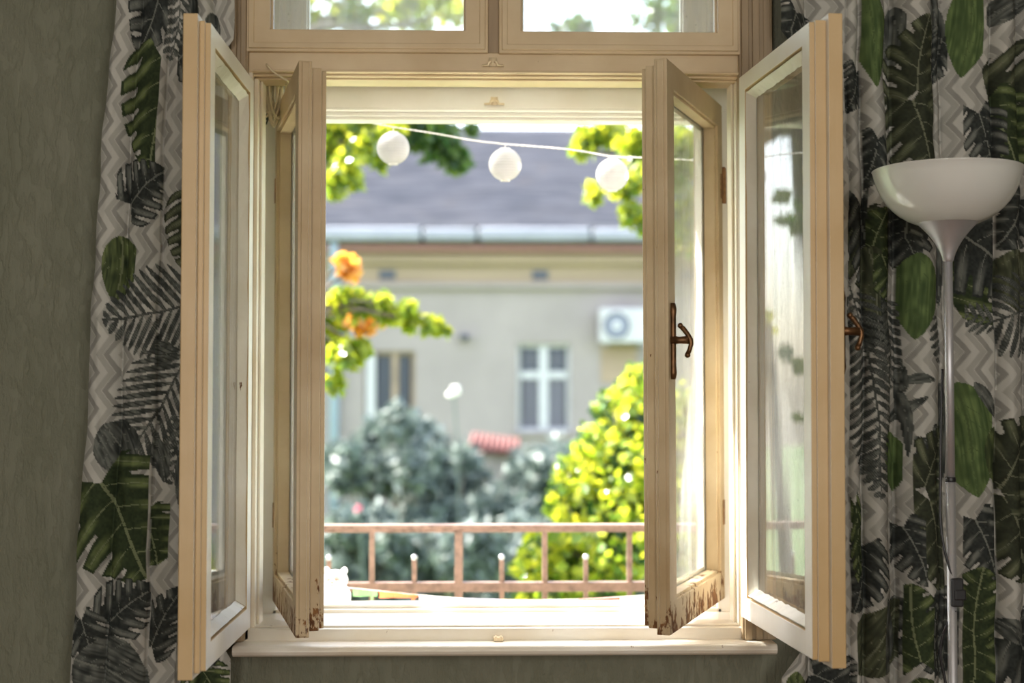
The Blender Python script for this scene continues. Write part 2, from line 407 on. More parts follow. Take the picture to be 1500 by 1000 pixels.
# upper lights, inner and outer pairs (shut)
def light(px0, px1, D, zbot, ztop, bar_b, bar_l, bar_r, mats, thick=.045):
    x0, x1 = UX(px0, D, 40), UX(px1, D, 40); y0 = D - 3.0
    m = MB()
    m.ring(x0, x1, zbot, ztop, .012, .012, .012, .012, y0, y0 + .02)
    m.ring(x0 + .006, x1 - .006, zbot + .006, ztop - .006, .012, .012, .012, .012, y0 - .006, y0 + .02)
    m.ring(x0 + .012, x1 - .012, zbot + .012, ztop - .012, bar_l - .012, bar_r - .012, bar_b - .012, .04, y0 - .003, y0 + thick)
    m.ring(x0 + bar_l - .006, x1 - bar_r + .006, zbot + bar_b - .006, ztop - .046, .010, .010, .010, .01, y0 + .012, y0 + thick - .012)
    o = wb_(m, 'transom_light', mats, bevel=.0018)
    g = pane(o, x0 + bar_l, x1 - bar_r, zbot + bar_b, ztop - .05, y0 + .02)
    return o
zb_ = UZ(77, 2.955)
bw = UZ(47, 2.965) - zb_
light(360, 715, 2.955, zb_, TOPZ - .045, bw, UX(397, 2.965, 30) - UX(360, 2.955, 30), UX(715, 2.955, 30) - UX(682, 2.965, 30), M['paint_h'])
light(731, 1085, 2.955, zb_ - .001, TOPZ - .045, bw, UX(763, 2.965, 30) - UX(731, 2.955, 30), UX(1085, 2.955, 30) - UX(1050, 2.965, 30), M['paint_h'])
zo = ZTR3 + .07
light(402, 712, 3.215, zo, TOPZ - .04, .05, UX(450, 3.22) - UX(402, 3.22), .045, M['paint_white'])
light(736, 1046, 3.215, zo, TOPZ - .04, .05, .045, UX(1046, 3.22) - UX(1000, 3.22), M['paint_white'])
m = MB(); m.box(UX(710, 3.22), UX(738, 3.22), .205, .27, zo - .03, TOPZ - .02)
wb_(m, 'outer_mullion', M['paint'])

# small catches
def catch(px, py, D, up):
    c = U(px, py, D); m = MB()
    for s in (-1, 1):
        m.tube([(c.x + s * .022, c.y, c.z - .004), (c.x + s * .010, c.y - .004, c.z - .004), (c.x + s * .008, c.y - .008, c.z + .002), (c.x + s * .004, c.y - .008, c.z + .003)], .0026, 6)
    m.box(c.x - .008, c.x + .008, c.y - .002, c.y + .006, c.z - .006, c.z + .012)
    m.ball((c.x, c.y - .006, c.z), .0035, 8)
    wb_(m, 'window_catch', M['catch'], bevel=0, smooth=True)
catch(722, 93, 2.962, 1); catch(724, 150, 3.195, 1)
c = U(730, 936, 2.955); m = MB(); m.box(c.x - .010, c.x + .010, c.y - .008, c.y + .012, c.z - .003, c.z + .005); m.box(c.x - .007, c.x - .003, c.y - .012, c.y, c.z, c.z + .008); m.box(c.x + .003, c.x + .007, c.y - .012, c.y, c.z, c.z + .008)
wb_(m, 'window_catch', M['catch'], bevel=.0008)

# casements ----------------------------------------------------------------
def casement(hx, hy, z0, z1, W, ang, side, mat, T=.046, lip=.011, stile=.052, rot_y=0.0, handle=None, label=None, lip_t=.026, rail_b=.062, worn=False, step3=False):
    """side=+1: hinged at the left, closed leaf reaches +x. local: x along the leaf, -y room face, +y street face, z up"""
    h = z1 - z0; k = side
    m = MB()
    def rg(x0, x1, a, b, wx0, wx1, wz0, wz1, y0, y1):
        if k < 0: x0, x1, wx0, wx1 = -x1, -x0, wx1, wx0
        m.ring(x0, x1, a, b, wx0, wx1, wz0, wz1, y0, y1)
    y_room = -T / 2
    # room-side layer with overlapping lip
    rg(0, W + lip, 0, h, stile, stile + lip, rail_b, .052, y_room, y_room + lip_t)
    # middle body, set in
    b0 = lip * .9
    rg(b0 * .6, W - .001, b0, h - b0, stile - b0 * .6, stile, rail_b - b0, .052 - b0, y_room + lip_t, y_room + T - .010)
    # street-side layer, set in a little more
    rg(b0 * .6 + .003, W - (.010 if step3 else .004), b0 + .003, h - b0 - .003, stile - .008, stile - .010, rail_b - .018, .052 - .018, y_room + T - .010, y_room + T)
    # raised bead on the edge of the free stile
    x0, x1 = (W + lip - .0, W + lip + .004); 
    if step3: m.box(k * x0, k * x1, y_room + .006, y_room + lip_t - .006, .003, h - .003)
    # inner moulding on the room side
    rg(stile - .004, W - stile + .004, rail_b - .004, h - .048, .010, .010, .010, .010, y_room + .006, y_room + lip_t + .006)
    o = m.build('casement', mat, win, bevel=.0016)
    o.location = (hx, hy, z0 - SILLZ); o.rotation_euler = (0, rot_y, ang if k > 0 else -ang)
    if label: o['label'] = label
    o.data.materials.append(M['paint_daylit'])             # daylight on the street-facing faces, painted in as a whiter colour
    for p_ in o.data.polygons:
        if p_.normal.y > .5: p_.material_index = 1
    gy = y_room + T - .022
    g0, g1 = stile + .001, W - stile - .001
    pane(o, g0 - .004, g1 + .004, rail_b - .004, h - .048, gy, k)
    # putty: sloping fillets on the street side
    p = MB(); a = .014; zt = h - .052; zl = rail_b
    rim = [(g0, zl), (g1, zl), (g1, zt), (g0, zt)]; inn = [(g0 + a, zl + a), (g1 - a, zl + a), (g1 - a, zt - a), (g0 + a, zt - a)]
    vs = []
    N = 24
    for e in range(4):
        A, B = rim[e], rim[(e + 1) % 4]; C, Dd = inn[e], inn[(e + 1) % 4]; kk = len(p.v)
        for i in range(N + 1):
            f = i / N; j = rnd.uniform(-.0016, .0016)
            ax, az = A[0] + (B[0] - A[0]) * f, A[1] + (B[1] - A[1]) * f
            cx, cz = C[0] + (Dd[0] - C[0]) * f + j, C[1] + (Dd[1] - C[1]) * f + j
            p.v += [(k * ax, y_room + T - .003 + rnd.uniform(-.001, .001), az), (k * cx, gy + .0013, cz), (k * ax, gy + .0013, az)]
        for i in range(N):
            q = kk + 3 * i
            p.f += [(q, q + 3, q + 4, q + 1), (q + 1, q + 4, q + 5, q + 2)]
    p.build('glazing_putty', M['putty'], o)
    # hinges
    for hz in (h * .14, h * .80):
        q = MB(); q.tube([(-k * .004, y_room - .002, hz), (-k * .004, y_room - .002, hz + .075)], .006, 10)
        q.ball((-k * .004, y_room - .002, hz + .078), .006, 8); q.box(-k * .002, k * .02, y_room - .0015, y_room + .001, hz + .01, hz + .065)
        q.build('hinge', M['hinge'], o, smooth=False)
    if handle:
        zc = handle - z0; xh = k * (W - .012)
        q = MB()
        q.lathe([(.0, 0), (.006, 0), (.009, .006), (.009, .012)], 10, (0, 0, 0))
        q = MB(); n_ = 12
        pts = [(xh, y_room - .0035, zc - .076 + .148 * i / n_) for i in range(n_ + 1)]
        rr = [.005] + [.0075] + [.0062] * (n_ - 3) + [.0075, .005]
        q.tube(pts, rr, 8)
        q.build('handle_plate', M['bronze'], o, smooth=True)
        q = MB()
        q.tube([(xh, y_room, zc), (xh, y_room - .016, zc), (xh, y_room - .034, zc)], [.010, .007, .0085], 12)
        q.tube([(xh, y_room - .018, zc + .027), (xh, y_room - .024, zc + .022), (xh, y_room - .033, zc + .010), (xh, y_room - .038, zc), (xh, y_room - .039, zc - .008), (xh, y_room - .036, zc - .019), (xh, y_room - .032, zc - .028)],
               [.0045, .0050, .0048, .0055, .0048, .0045, .0050], 10)
        q.ball((xh, y_room - .018, zc + .028), .0055, 10); q.ball((xh, y_room - .032, zc - .029), .0058, 10)
        q.build('handle', M['bronze'], o, smooth=True)
    return o
T_ = .054
# near (inner) pair
za_, zb2 = UZ(926, 2.965, 380), UZ(112, 2.965, 380)
casement(JL - .023, -.040, za_, zb2, .478, -R(90.3), 1, M['paint_sash'], label='left inner casement leaf swung square into the room')
casement(JR + .022, -.040, UZ(910, 2.965, 1090), UZ(109, 2.965, 1080), .478, -R(94.8), -1, M['paint_sash'], T=.056, rot_y=R(-0.45), handle=UZ(484, 2.55, 1260), label='right inner casement leaf with handle, opened past square')
# far (outer) pair
casement(UX(420, 3.22), .215, UZ(878, 3.22, 400), UZ(165, 3.22, 408), .50, -R(77), 1, M['paint_worn'], T=.056, stile=.045, step3=True, label='left outer casement leaf with worn brown flaking foot')
casement(UX(1042, 3.22), .215, UZ(874, 3.22, 1055), UZ(158, 3.22, 1045), .50, -R(68.3), -1, M['paint_worn'], T=.056, stile=.045, rot_y=R(-0.45), handle=UZ(495, 2.74, 990), step3=True, label='right outer casement leaf with bronze handle')

# ------------------------------------------------------------------ curtains with a printed leaf pattern
def S(r, g, b): return np.array(srgb(r, g, b)[:3])
def hash2(i, j, s): 
    v = np.sin(i * 127.1 + j * 311.7 + s * 74.7) * 43758.5453; return v - np.floor(v)
def vnoise(x, y, s=0):
    i, j = np.floor(x), np.floor(y); fx, fy = x - i, y - j; fx = fx * fx * (3 - 2 * fx); fy = fy * fy * (3 - 2 * fy)
    return (hash2(i, j, s) * (1 - fx) + hash2(i + 1, j, s) * fx) * (1 - fy) + (hash2(i, j + 1, s) * (1 - fx) + hash2(i + 1, j + 1, s) * fx) * fy
def sst(a, b, x): t = np.clip((x - a) / (b - a), 0, 1); return t * t * (3 - 2 * t)
PAL = {'k': (S(46, 51, 50), S(128, 132, 126), S(146, 150, 142)), 'g': (S(48, 60, 42), S(122, 136, 88), S(146, 156, 118)),
       'o': (S(52, 57, 46), S(112, 118, 92), S(140, 144, 120)), 'G': (S(70, 90, 56), S(122, 144, 90), S(98, 118, 76))}
def zigzag(x, y, ph=0.0):
    p = 52.0; tri = np.abs(((y / p + ph) % 1) - .5) * 2      # 0..1
    q = ((x + tri * 20.0) / 33.0) % 1
    q = np.abs(q)
    cols = np.empty(x.shape + (3,)); 
    a, b, c = S(208, 207, 200), S(182, 181, 174), S(160, 159, 153)
    w1 = sst(.30, .34, q) * (1 - sst(.62, .66, q)); w2 = sst(.66, .70, q) * (1 - sst(.94, .98, q))
    cols[:] = a; cols = cols * (1 - w1[..., None]) + b * w1[..., None]; cols = cols * (1 - w2[..., None]) + c * w2[..., None]
    return cols * (0.93 + .1 * vnoise(x / 18, y / 18, 3))[..., None]
def draw(C, x, y, kind, bx, by, L, Wd, ang, pal, c0=-9999, c1=9999, seed=0):
    """kind m = split heart-shaped leaf, p = feathery palm frond, s = plain blade; base (bx,by), length L, half width Wd"""
    a = R(ang); dx, dy = x - bx, y - by
    u = (dx * math.cos(a) + dy * math.sin(a)) / L; v = (-dx * math.sin(a) + dy * math.cos(a))
    if kind == 'm': u = u / 1.22; v = v / 1.18
    v = v + 4 * np.sin(u * 3) ; av = np.abs(v) / Wd
    ok = (x >= c0) & (x < c1) & (u > -.35) & (u < 1.15) & (av < 1.3)
    if not ok.any(): return
    d, li, vein = PAL[pal]; n1 = vnoise(x / 8 + seed, y / 12, seed); n2 = vnoise(x / 3, y / 3, seed + 5)
    sg = np.where(v > 0, 1.0, 0.0)
    if kind == 'm':
        t = np.clip((u + .22) / 1.22, 0, 1); w = np.sin(np.pi * t ** .70) ** .60
        inside = (av < w) & ~((u < 0) & (av < -u * 2.2)); N = 3.7
        s = u * 1.15 - .42 * av ** 1.3 + .5 + sg * .09; fr = (s * N) % 1; aw = av / np.maximum(w, .1)
        slit = (np.abs(fr - .5) < .07 + .12 * sst(.35, 1.1, aw)) & (aw > .42 + .25 * vnoise(np.floor(s * N) + seed, sg * 3.0, seed)) & (u > -.14) & (u < .88)
        inside &= ~slit; half = np.abs(fr - .5)
        edge = (aw > .93) | ((half < .22) & (aw > .4))
        brush = vnoise(fr * 9 + seed, av * 5, seed + 1)
        shade = sst(.18, .42, half) * (.35 + .9 * brush) * sst(.15, .5, aw) * (.4 + .9 * n1) + .16 * n2
        shade = np.where(edge, .12 * n2, np.clip(shade, 0, 1))
        line = (half > .475) & (aw < .85) | (av < .022)
    elif kind == 'p':
        N = max(5.0, L / 15.0); w = np.sin(np.pi * np.clip(u * .86 + .14, 0, 1)) ** .6
        s = u - .48 * av * (Wd / L) * 1.6 + sg * .03; fr = (s * N) % 1; q = np.clip(av / np.maximum(w, .05), 0, 1)
        lw = .37 * np.sin(np.pi * np.clip(q * .95 + .03, 0, 1)) ** .55
        inside = ((np.abs(fr - .5) < lw) & (av < w) & (u > 0) & (u < 1)) | ((av < .028) & (u > -.2) & (u < 1))
        shade = .75 * sst(.0, .25, np.abs(((fr * 6) % 1) - .5)) * n1 + .1; line = (np.abs(fr - .5) < .03) & (n1 > .5)
    else:
        w = np.sin(np.pi * np.clip(u, 0, 1) ** .8) ** .75
        inside = (av < w) & (u > 0) & (u < 1); st = vnoise(v / 2.3 + 50 + seed, u * 5, seed)
        shade = np.clip(st * 1.15 * n1 + .25 * st, 0, 1); line = (av < .03) | ((np.abs((((u - .3 * av) * 8) % 1) - .5) < .03) & (n1 > .6))
    inside &= ok
    col = d[None, :] * (1 - shade[..., None]) + li[None, :] * shade[..., None]
    col = np.where((line & (n2 > .15))[..., None], vein * .8, col)
    C[inside] = col[inside]
LEFT = [  # kind, base x, y, length, half width, angle, palette, clip
 ('p', 232, -40, 130, 42, 95, 'k', 208, 262, 1), ('m', 214, -70, 130, 60, 110, 'k', 0, 212, 2), ('m', 212, 92, 132, 64, 96, 'g', 0, 207, 3), ('s', 258, -20, 100, 12, 92, 'k', 240, 330, 4),
 ('m', 262, 60, 60, 40, 140, 'k', 236, 330, 5), ('m', 164, 300, 64, 42, -38, 'k', 0, 219, 6), ('m', 272, 300, 78, 42, 100, 'o', 219, 330, 7),
 ('s', 152, 348, 95, 32, 92, 'g', 0, 178, 8), ('p', 280, 444, 150, 70, 170, 'k', 0, 330, 9), ('s', 250, 520, 76, 22, 185, 'k', 217, 300, 31), ('p', 268, 520, 190, 74, 122, 'k', 0, 330, 10), ('p', 262, 610, 100, 32, 100, 'k', 217, 330, 11),
 ('s', 138, 620, 90, 36, 60, 'k', 0, 200, 12), ('m', 142, 705, 128, 88, 62, 'g', 0, 216, 13), ('s', 214, 640, 70, 14, 70, 'k', 216, 262, 33), ('m', 205, 755, 60, 58, 70, 'g', 219, 247, 14), ('s', 262, 660, 100, 14, 88, 'k', 250, 300, 15),
 ('m', 160, 905, 70, 40, -35, 'k', 0, 219, 16), ('m', 224, 940, 78, 30, -62, 'k', 220, 262, 17), ('m', 122, 900, 75, 28, 75, 'k', 0, 160, 18), ('s', 115, 955, 120, 50, 25, 'k', 0, 230, 19),
 ('m', 300, 975, 60, 30, 60, 'g', 262, 345, 20), ('s', 300, 20, 70, 16, 100, 'k', 270, 345, 21), ('m', 300, 900, 60, 30, 80, 'k', 262, 345, 22)]
RIGHT = [
 ('m', 1262, 330, 100, 52, 66, 'o', 1243, 1290, 70), ('m', 1284, 500, 80, 30, -86, 'k', 1265, 1300, 71), ('m', 1325, 300, 74, 46, 96, 'k', 1300, 1372, 72), ('s', 1376, 560, 150, 14, 88, 'k', 1370, 1388, 73), ('s', 1378, 250, 200, 14, 90, 'k', 1370, 1388, 74), ('m', 1345, 880, 90, 60, 70, 'k', 1300, 1400, 75), ('m', 1262, 800, 80, 34, 100, 'k', 1243, 1300, 76),
 ('m', 1160, 20, 60, 40, 120, 'k', 1130, 1215, 1), ('s', 1268, -20, 150, 22, 84, 'G', 1265, 1300, 2), ('m', 1284, 205, 62, 26, 110, 'k', 1267, 1298, 3), ('m', 1262, 100, 56, 22, 110, 'k', 1240, 1265, 4),
 ('s', 1312, 5, 100, 16, 92, 'k', 1299, 1325, 5), ('m', 1334, 150, 100, 52, 78, 'o', 1302, 1368, 6), ('m', 1340, 135, 95, 40, -80, 'o', 1302, 1368, 7), ('s', 1366, -20, 130, 14, 82, 'k', 1358, 1392, 8), ('m', 1388, 50, 62, 22, 110, 'k', 1370, 1396, 30),
 ('s', 1428, -30, 142, 34, 96, 'G', 1388, 1446, 9), ('m', 1455, 150, 118, 96, 20, 'o', 1440, 1660, 10), ('m', 1450, 150, 92, 62, 70, 'g', 1448, 1660, 11), ('m', 1438, 165, 76, 34, 80, 'k', 1415, 1475, 12), ('s', 1445, 30, 90, 20, -30, 'k', 1450, 1560, 40),
 ('m', 1262, 300, 110, 26, 86, 'k', 1245, 1272, 13), ('m', 1272, 385, 70, 40, -70, 'g', 1270, 1302, 14), ('s', 1272, 360, 110, 26, 85, 'o', 1262, 1288, 15), ('m', 1288, 375, 60, 30, 75, 'g', 1278, 1304, 41),
 ('m', 1325, 350, 60, 24, 80, 'k', 1314, 1345, 16), ('s', 1340, 372, 126, 33, 93, 'G', 1316, 1372, 17), ('m', 1390, 425, 80, 80, -52, 'g', 1395, 1457, 18), ('m', 1400, 335, 110, 70, 40, 'k', 1392, 1457, 19), ('s', 1488, 365, 95, 48, 84, 'o', 1458, 1560, 20), ('m', 1500, 290, 70, 44, 120, 'k', 1462, 1560, 21),
 ('p', 1250, 430, 150, 36, 80, 'k', 1243, 1292, 22), ('p', 1300, 440, 130, 26, 88, 'k', 1290, 1320, 23), ('p', 1380, 465, 70, 26, 100, 'k', 1350, 1376, 24), ('p', 1530, 440, 130, 62, 160, 'k', 1457, 1620, 25), ('p', 1460, 470, 60, 24, 195, 'k', 1415, 1457, 42),
 ('p', 1270, 520, 190, 44, 86, 'k', 1243, 1300, 26), ('s', 1318, 558, 44, 8, 0, 'k', 1300, 1372, 27), ('s', 1300, 620, 64, 8, -38, 'k', 1300, 1372, 28), ('s', 1312, 560, 110, 7, 84, 'k', 1300, 1372, 29), ('m', 1352, 640, 60, 34, 60, 'k', 1330, 1378, 31), ('s', 1318, 575, 40, 10, -86, 'k', 1310, 1330, 43),
 ('s', 1300, 630, 90, 16, 84, 'G', 1293, 1320, 32), ('p', 1280, 640, 90, 26, 88, 'k', 1250, 1300, 44), ('m', 1352, 730, 110, 44, 82, 'o', 1330, 1380, 33), ('m', 1345, 710, 80, 40, -60, 'o', 1330, 1380, 34), ('s', 1400, 560, 170, 52, 80, 'G', 1393, 1452, 35), ('s', 1425, 560, 60, 9, 60, 'k', 1415, 1457, 36), ('s', 1455, 625, 90, 22, 85, 'g', 1430, 1457, 45),
 ('m', 1466, 725, 110, 70, 72, 'o', 1457, 1600, 37), ('m', 1462, 715, 100, 62, -55, 'o', 1457, 1600, 38), ('m', 1426, 760, 76, 46, 72, 'k', 1408, 1456, 39), ('m', 1318, 770, 72, 34, 72, 'k', 1305, 1345, 46), ('m', 1250, 740, 90, 12, 90, 'g', 1245, 1262, 47),
 ('s', 1255, 985, 130, 40, -58, 'o', 1252, 1314, 48), ('s', 1270, 990, 120, 34, -80, 'k', 1290, 1316, 49), ('m', 1336, 960, 90, 46, -96, 'g', 1316, 1356, 50), ('m', 1362, 975, 80, 22, -90, 'k', 1356, 1384, 51), ('m', 1420, 920, 90, 62, 92, 'g', 1405, 1455, 52), ('m', 1420, 925, 80, 48, -80, 'g', 1405, 1455, 53),
 ('m', 1480, 930, 110, 66, 50, 'k', 1456, 1600, 54), ('s', 1456, 905, 50, 16, 45, 'k', 1456, 1500, 55), ('m', 1190, 985, 70, 40, 30, 'k', 1130, 1250, 56), ('s', 1150, 975, 60, 16, 80, 'g', 1130, 1200, 57), ('s', 1330, 985, 60, 20, 60, 'g', 1316, 1356, 58)]
def curtain(name, label, xa, xb, edgeL, edgeR, folds, leaves, D0, amp, seed, sharp):
    step = 1.5
    xs = np.arange(xa, xb + step, step)
    ys = np.concatenate([np.arange(-560, -40, 9.0), np.arange(-40, 1045, 1.6), np.arange(1045, 1575, 9.0)])
    X, Y = np.meshgrid(xs, ys)
    # world mapping on the curtain plane: linear frame at distance D0
    k = D0 / FPX
    o = U(750, 578, D0)
    # edges of the cloth: squeeze columns into the outline
    eL = np.interp(ys, *edgeL[:2]); eR = np.interp(ys, *edgeR[:2])
    T = (X - xa) / (xb - xa); inner = 46.0
    Xp = X.copy()
    wl = np.clip(1 - (X - xa) / inner, 0, 1) if edgeL[2] else 0
    Xp = Xp + (eL[:, None] - xa) * (wl if edgeL[2] else np.clip(1 - (X - xa) / (xb - xa), 0, 1))
    wr = np.clip(1 - (xb - X) / inner, 0, 1)
    Xp = Xp + (eR[:, None] - xb) * wr
    Xp = Xp + 1.5 * np.sin(Y / 47 + seed) + .8 * np.sin(Y / 19)
    # fold relief
    fb = np.array(folds, float); F = np.zeros_like(X)
    Xf = X + 2.2 * np.sin(Y / 150 + seed)
    for i in range(len(fb) - 1):
        a, b = fb[i], fb[i + 1]; t = np.clip((Xf - a) / (b - a), 0, 1); msk = (Xf >= a) & (Xf < b); w = min(1.0, (b - a) / 55)
        f = np.sin(np.pi * np.clip(t, 0, 1)) ** .55 * amp * (.45 + .55 * w) * (0.75 + .5 * math.sin(i * 2.3 + seed)) + (t * sharp * (1 if i % 2 else -.4))
        F[msk] = f[msk]
    F += .004 * (vnoise(X / 26, Y / 70, seed) - .5) * 2 + .0025 * (vnoise(X / 9, Y / 28, seed + 2) - .5) * 2
    C = zigzag(X, Y)
    for i in range(len(fb) - 1):       # each fold shows another stretch of the zigzag
        ms = (X >= fb[i]) & (X < fb[i + 1]); C[ms] = zigzag(X + 13.7 * i, Y, .37 * i)[ms]
    for lf in leaves: draw(C, X, Y, *lf)
    nr, nc = X.shape
    co = np.empty((nr * nc, 3)); co[:, 0] = (o.x + (Xp - 750) * k).ravel(); co[:, 1] = (D0 - 3.0 - F).ravel(); zz = o.z - (Y - 578) * k; co[:, 2] = zz.ravel()
    zmax = CEIL - .012; zmin = .02
    co[:, 2] = np.clip(co[:, 2], zmin, zmax)
    keep = [r for r in range(nr) if zmin < zz[r, 0] < zmax]; r0, r1 = keep[0] - 1 if keep[0] else 0, min(keep[-1] + 2, nr)
    co = co.reshape(nr, nc, 3)[r0:r1].reshape(-1, 3); C = C[r0:r1] * .92; nr = r1 - r0
    idx = np.arange(nr * nc).reshape(nr, nc)
    q = np.stack([idx[:-1, :-1], idx[1:, :-1], idx[1:, 1:], idx[:-1, 1:]], -1).reshape(-1, 4)
    me = bpy.data.meshes.new(name); me.vertices.add(len(co)); me.vertices.foreach_set('co', co.astype(np.float32).ravel())
    me.loops.add(q.size); me.loops.foreach_set('vertex_index', q.astype(np.int32).ravel())
    me.polygons.add(len(q)); me.polygons.foreach_set('loop_start', np.arange(0, q.size, 4, dtype=np.int32)); me.polygons.foreach_set('loop_total', np.full(len(q), 4, dtype=np.int32))
    me.update(calc_edges=True); me.polygons.foreach_set('use_smooth', np.ones(len(q), dtype=bool))
    ca = me.color_attributes.new('print', 'FLOAT_COLOR', 'POINT')
    cc = np.ones((nr * nc, 4), np.float32); cc[:, :3] = C.reshape(-1, 3); ca.data.foreach_set('color', cc.ravel())
    me.materials.append(M['cloth'])
    ob = bpy.data.objects.new(name, me); COL.objects.link(ob)
    return tag(ob, label, 'curtain')
t = NT('printed_curtain_cloth'); at = t.n('Attribute', attribute_name='print'); wv = t.noise(t.coord((1, 1, 1)), 700, 2)
p = t.bsdf(at.outputs['Color'], .85, 0, t.bump(wv, .15, .001), .2)
tl = t.n('BsdfTranslucent'); t.l(at.outputs['Color'], tl.inputs[0]); mx = t.n('MixShader'); mx.inputs[0].default_value = .12
t.l(p.outputs[0], mx.inputs[1]); t.l(tl.outputs[0], mx.inputs[2]); t.l(mx.outputs[0], t.out.inputs[0]); M['cloth'] = t.m
curtain('curtain', 'white curtain with dark leaf print and grey zigzags left of the window', 110, 345,
        ([-500, 0, 300, 600, 1000, 1500], [190, 172, 148, 136, 116, 96], False), ([-500, -25, 55, 105, 900, 960, 1500], [345, 340, 338, 308, 306, 341, 346]),
        [100, 160, 219, 262, 300, 350], LEFT, 2.915, .028, 1.0, .014)
curtain('curtain', 'leaf-print curtain in deep pleats behind the floor lamp', 1134, 1660,
        ([-500, -25, 45, 100, 900, 985, 1500], [1132, 1140, 1142, 1192, 1200, 1138, 1134], True), ([-500, 1500], [1660, 1660]),
        [1120, 1185, 1243, 1265, 1300, 1313, 1371, 1386, 1457, 1500, 1560, 1610, 1670], RIGHT, 2.925, .046, 2.0, .018)

# ------------------------------------------------------------------ floor lamp
c = U(1391, 578, 2.6); lx, ly = c.x, c.y
def LZ(py): return U(1391, py, 2.6).z
fl = empty('floor_lamp', (lx, ly, 0), label='silver pole floor lamp with a white bowl shade before the right curtain', cat='lamp')
zr, zbw = LZ(250), LZ(327); RB, rb = .1345, .057
prof = []
knots = [(46, 328), (58, 323), (70, 315.5), (80, 307), (89, 297), (96, 286), (101.5, 274), (105.5, 262), (108, 251)]
for r_k, y_k in knots: prof.append((r_k * 2.6 / FPX, LZ(y_k - 1)))
prof = [(max(p_.x, .001), p_.z) for p_ in [Vector((a_, 0, b_)) for a_, b_ in prof]]
RB = prof[-1][0]; zr = prof[-1][1]
inner = [(max(.002, r - .0028), z + .0028) for r, z in prof]
m = MB(); full = prof + [(RB + .0012, zr + .001), (RB - .001, zr + .0025)] + inner[::-1] + [(.001, zbw + .003)]
m.lathe(full, 64, cap=False); sh = m.build('lamp_shade', M['shade_plastic'], fl, smooth=True)
zc0 = LZ(381)
m = MB(); cp = []
for i in range(15):
    a = i / 14; z = zc0 + (zbw + .004 - zc0) * a; cp.append((.0102 + (.0585 - .0102) * a ** 2.1 * .55 + (.0585 - .0102) * a ** 1.15 * .45, z))
m.lathe([(.0075, zc0 - .004)] + cp + [(.055, zbw + .005)], 40); m.build('shade_holder', M['steel'], fl, smooth=True)
zj = LZ(702)
MB().lathe([(.0080, zj + .002), (.0080, zc0)], 24).build('pole', M['steel'], fl, smooth=True)
MB().lathe([(.0086, .03), (.0086, zj - .002)], 24).build('pole', M['steel'], fl, smooth=True)
MB().lathe([(.0092, zj - .0045), (.0096, zj - .003), (.0096, zj + .003), (.0088, zj + .0045)], 24).build('joint_ring', M['black'], fl, smooth=True)
MB().lathe([(.12, 0), (.125, .006), (.122, .016), (.04, .026), (.012, .034), (.009, .05)], 48).build('base', M['steel'], fl, smooth=True)
pts = [(1386, 540, .02), (1383, 600, .016), (1381, 650, .012), (1380, 702, .01), (1379, 760, .006), (1383, 805, -.002), (1393, 842, -.006)]
P = [(U(a, b, 2.6).x - lx, d, U(a, b, 2.6).z) for a, b, d in pts]
P2 = [(U(a, b, 2.6).x - lx, d, U(a, b, 2.6).z) for a, b, d in [(1398, 893, -.006), (1384, 925, .004), (1379, 960, .006), (1386, 1000, .004), (1392, 1060, .0)]] + [(.0, .04, .5), (.03, .05, .25), (.05, .06, .02), (.2, .12, .006), (.4, .2, .006)]
def smooth_pts(P, n=6):
    out = []
    for i in range(len(P) - 1):
        p0, p1, p2, p3 = [Vector(P[max(0, min(len(P) - 1, j))]) for j in (i - 1, i, i + 1, i + 2)]
        for k in range(n):
            t_ = k / n; out.append(.5 * ((2 * p1) + (-p0 + p2) * t_ + (2 * p0 - 5 * p1 + 4 * p2 - p3) * t_ ** 2 + (-p0 + 3 * p1 - 3 * p2 + p3) * t_ ** 3))
    out.append(Vector(P[-1])); return out
cord = MB().tube(smooth_pts(P), .0026, 8).tube(smooth_pts(P2), .0026, 8).build('power_cord', M['black'], fl, smooth=True)
s0 = U(1400, 868, 2.6); m = MB()
m.box(s0.x - lx - .012, s0.x - lx + .010, -.016, .0, s0.z - .024, s0.z + .028); m.box(s0.x - lx - .008, s0.x - lx + .014, -.018, .0, s0.z - .012, s0.z + .008)
m.build('cord_switch', M['black'], cord, bevel=.003)

# ------------------------------------------------------------------ bundle of cable tucked in the corner of the box window
root = U(398, 118, 3.10)
cb = empty('cable_bundle', tuple(root), label='looped bundle of cream cable hanging in the upper left window corner', cat='cable')
m = MB(); md = MB()
for i in range(17):
    x0 = rnd.uniform(-.016, .016); L = rnd.uniform(.060, .102); w = rnd.uniform(.006, .017); tx = rnd.uniform(-.008, .008); yy = rnd.uniform(-.02, .02)
    pts = []
    for j in range(15):
        a = math.pi * j / 14; s_ = math.cos(a)
        pts.append((x0 * (1 - j / 14 * .3) + w * s_ + tx * math.sin(a), yy + .008 * math.sin(a * 2 + i), -.002 - L * math.sin(a) ** .8 + rnd.uniform(-.001, .001)))
    (md if i % 6 == 2 else m).tube(pts, .0019 if i % 3 else .0026, 6)
m.tube([(-.020 + .0, -.004, -.070), (-.004, -.024, -.074), (.014, -.010, -.07), (.012, .016, -.068), (-.016, .012, -.068)], .002, 6, True)
m.build('cable', M['cable'], cb, smooth=True); md.build('cable', M['cable_dark'], cb, smooth=True)
h0 = U(391, 94, 2.962) - root; tail = [h0 + Vector((-.001, .004, .001)), h0 + Vector((.004, -.006, -.006)), U(400, 105, 2.955) - root, U(412, 113, 2.955) - root, U(421, 119, 2.96) - root, U(420, 123, 3.03) - root, U(408, 121, 3.08) - root]
MB().tube(smooth_pts(tail), .0021, 8).build('cable_tail', M['cable'], cb, smooth=True)

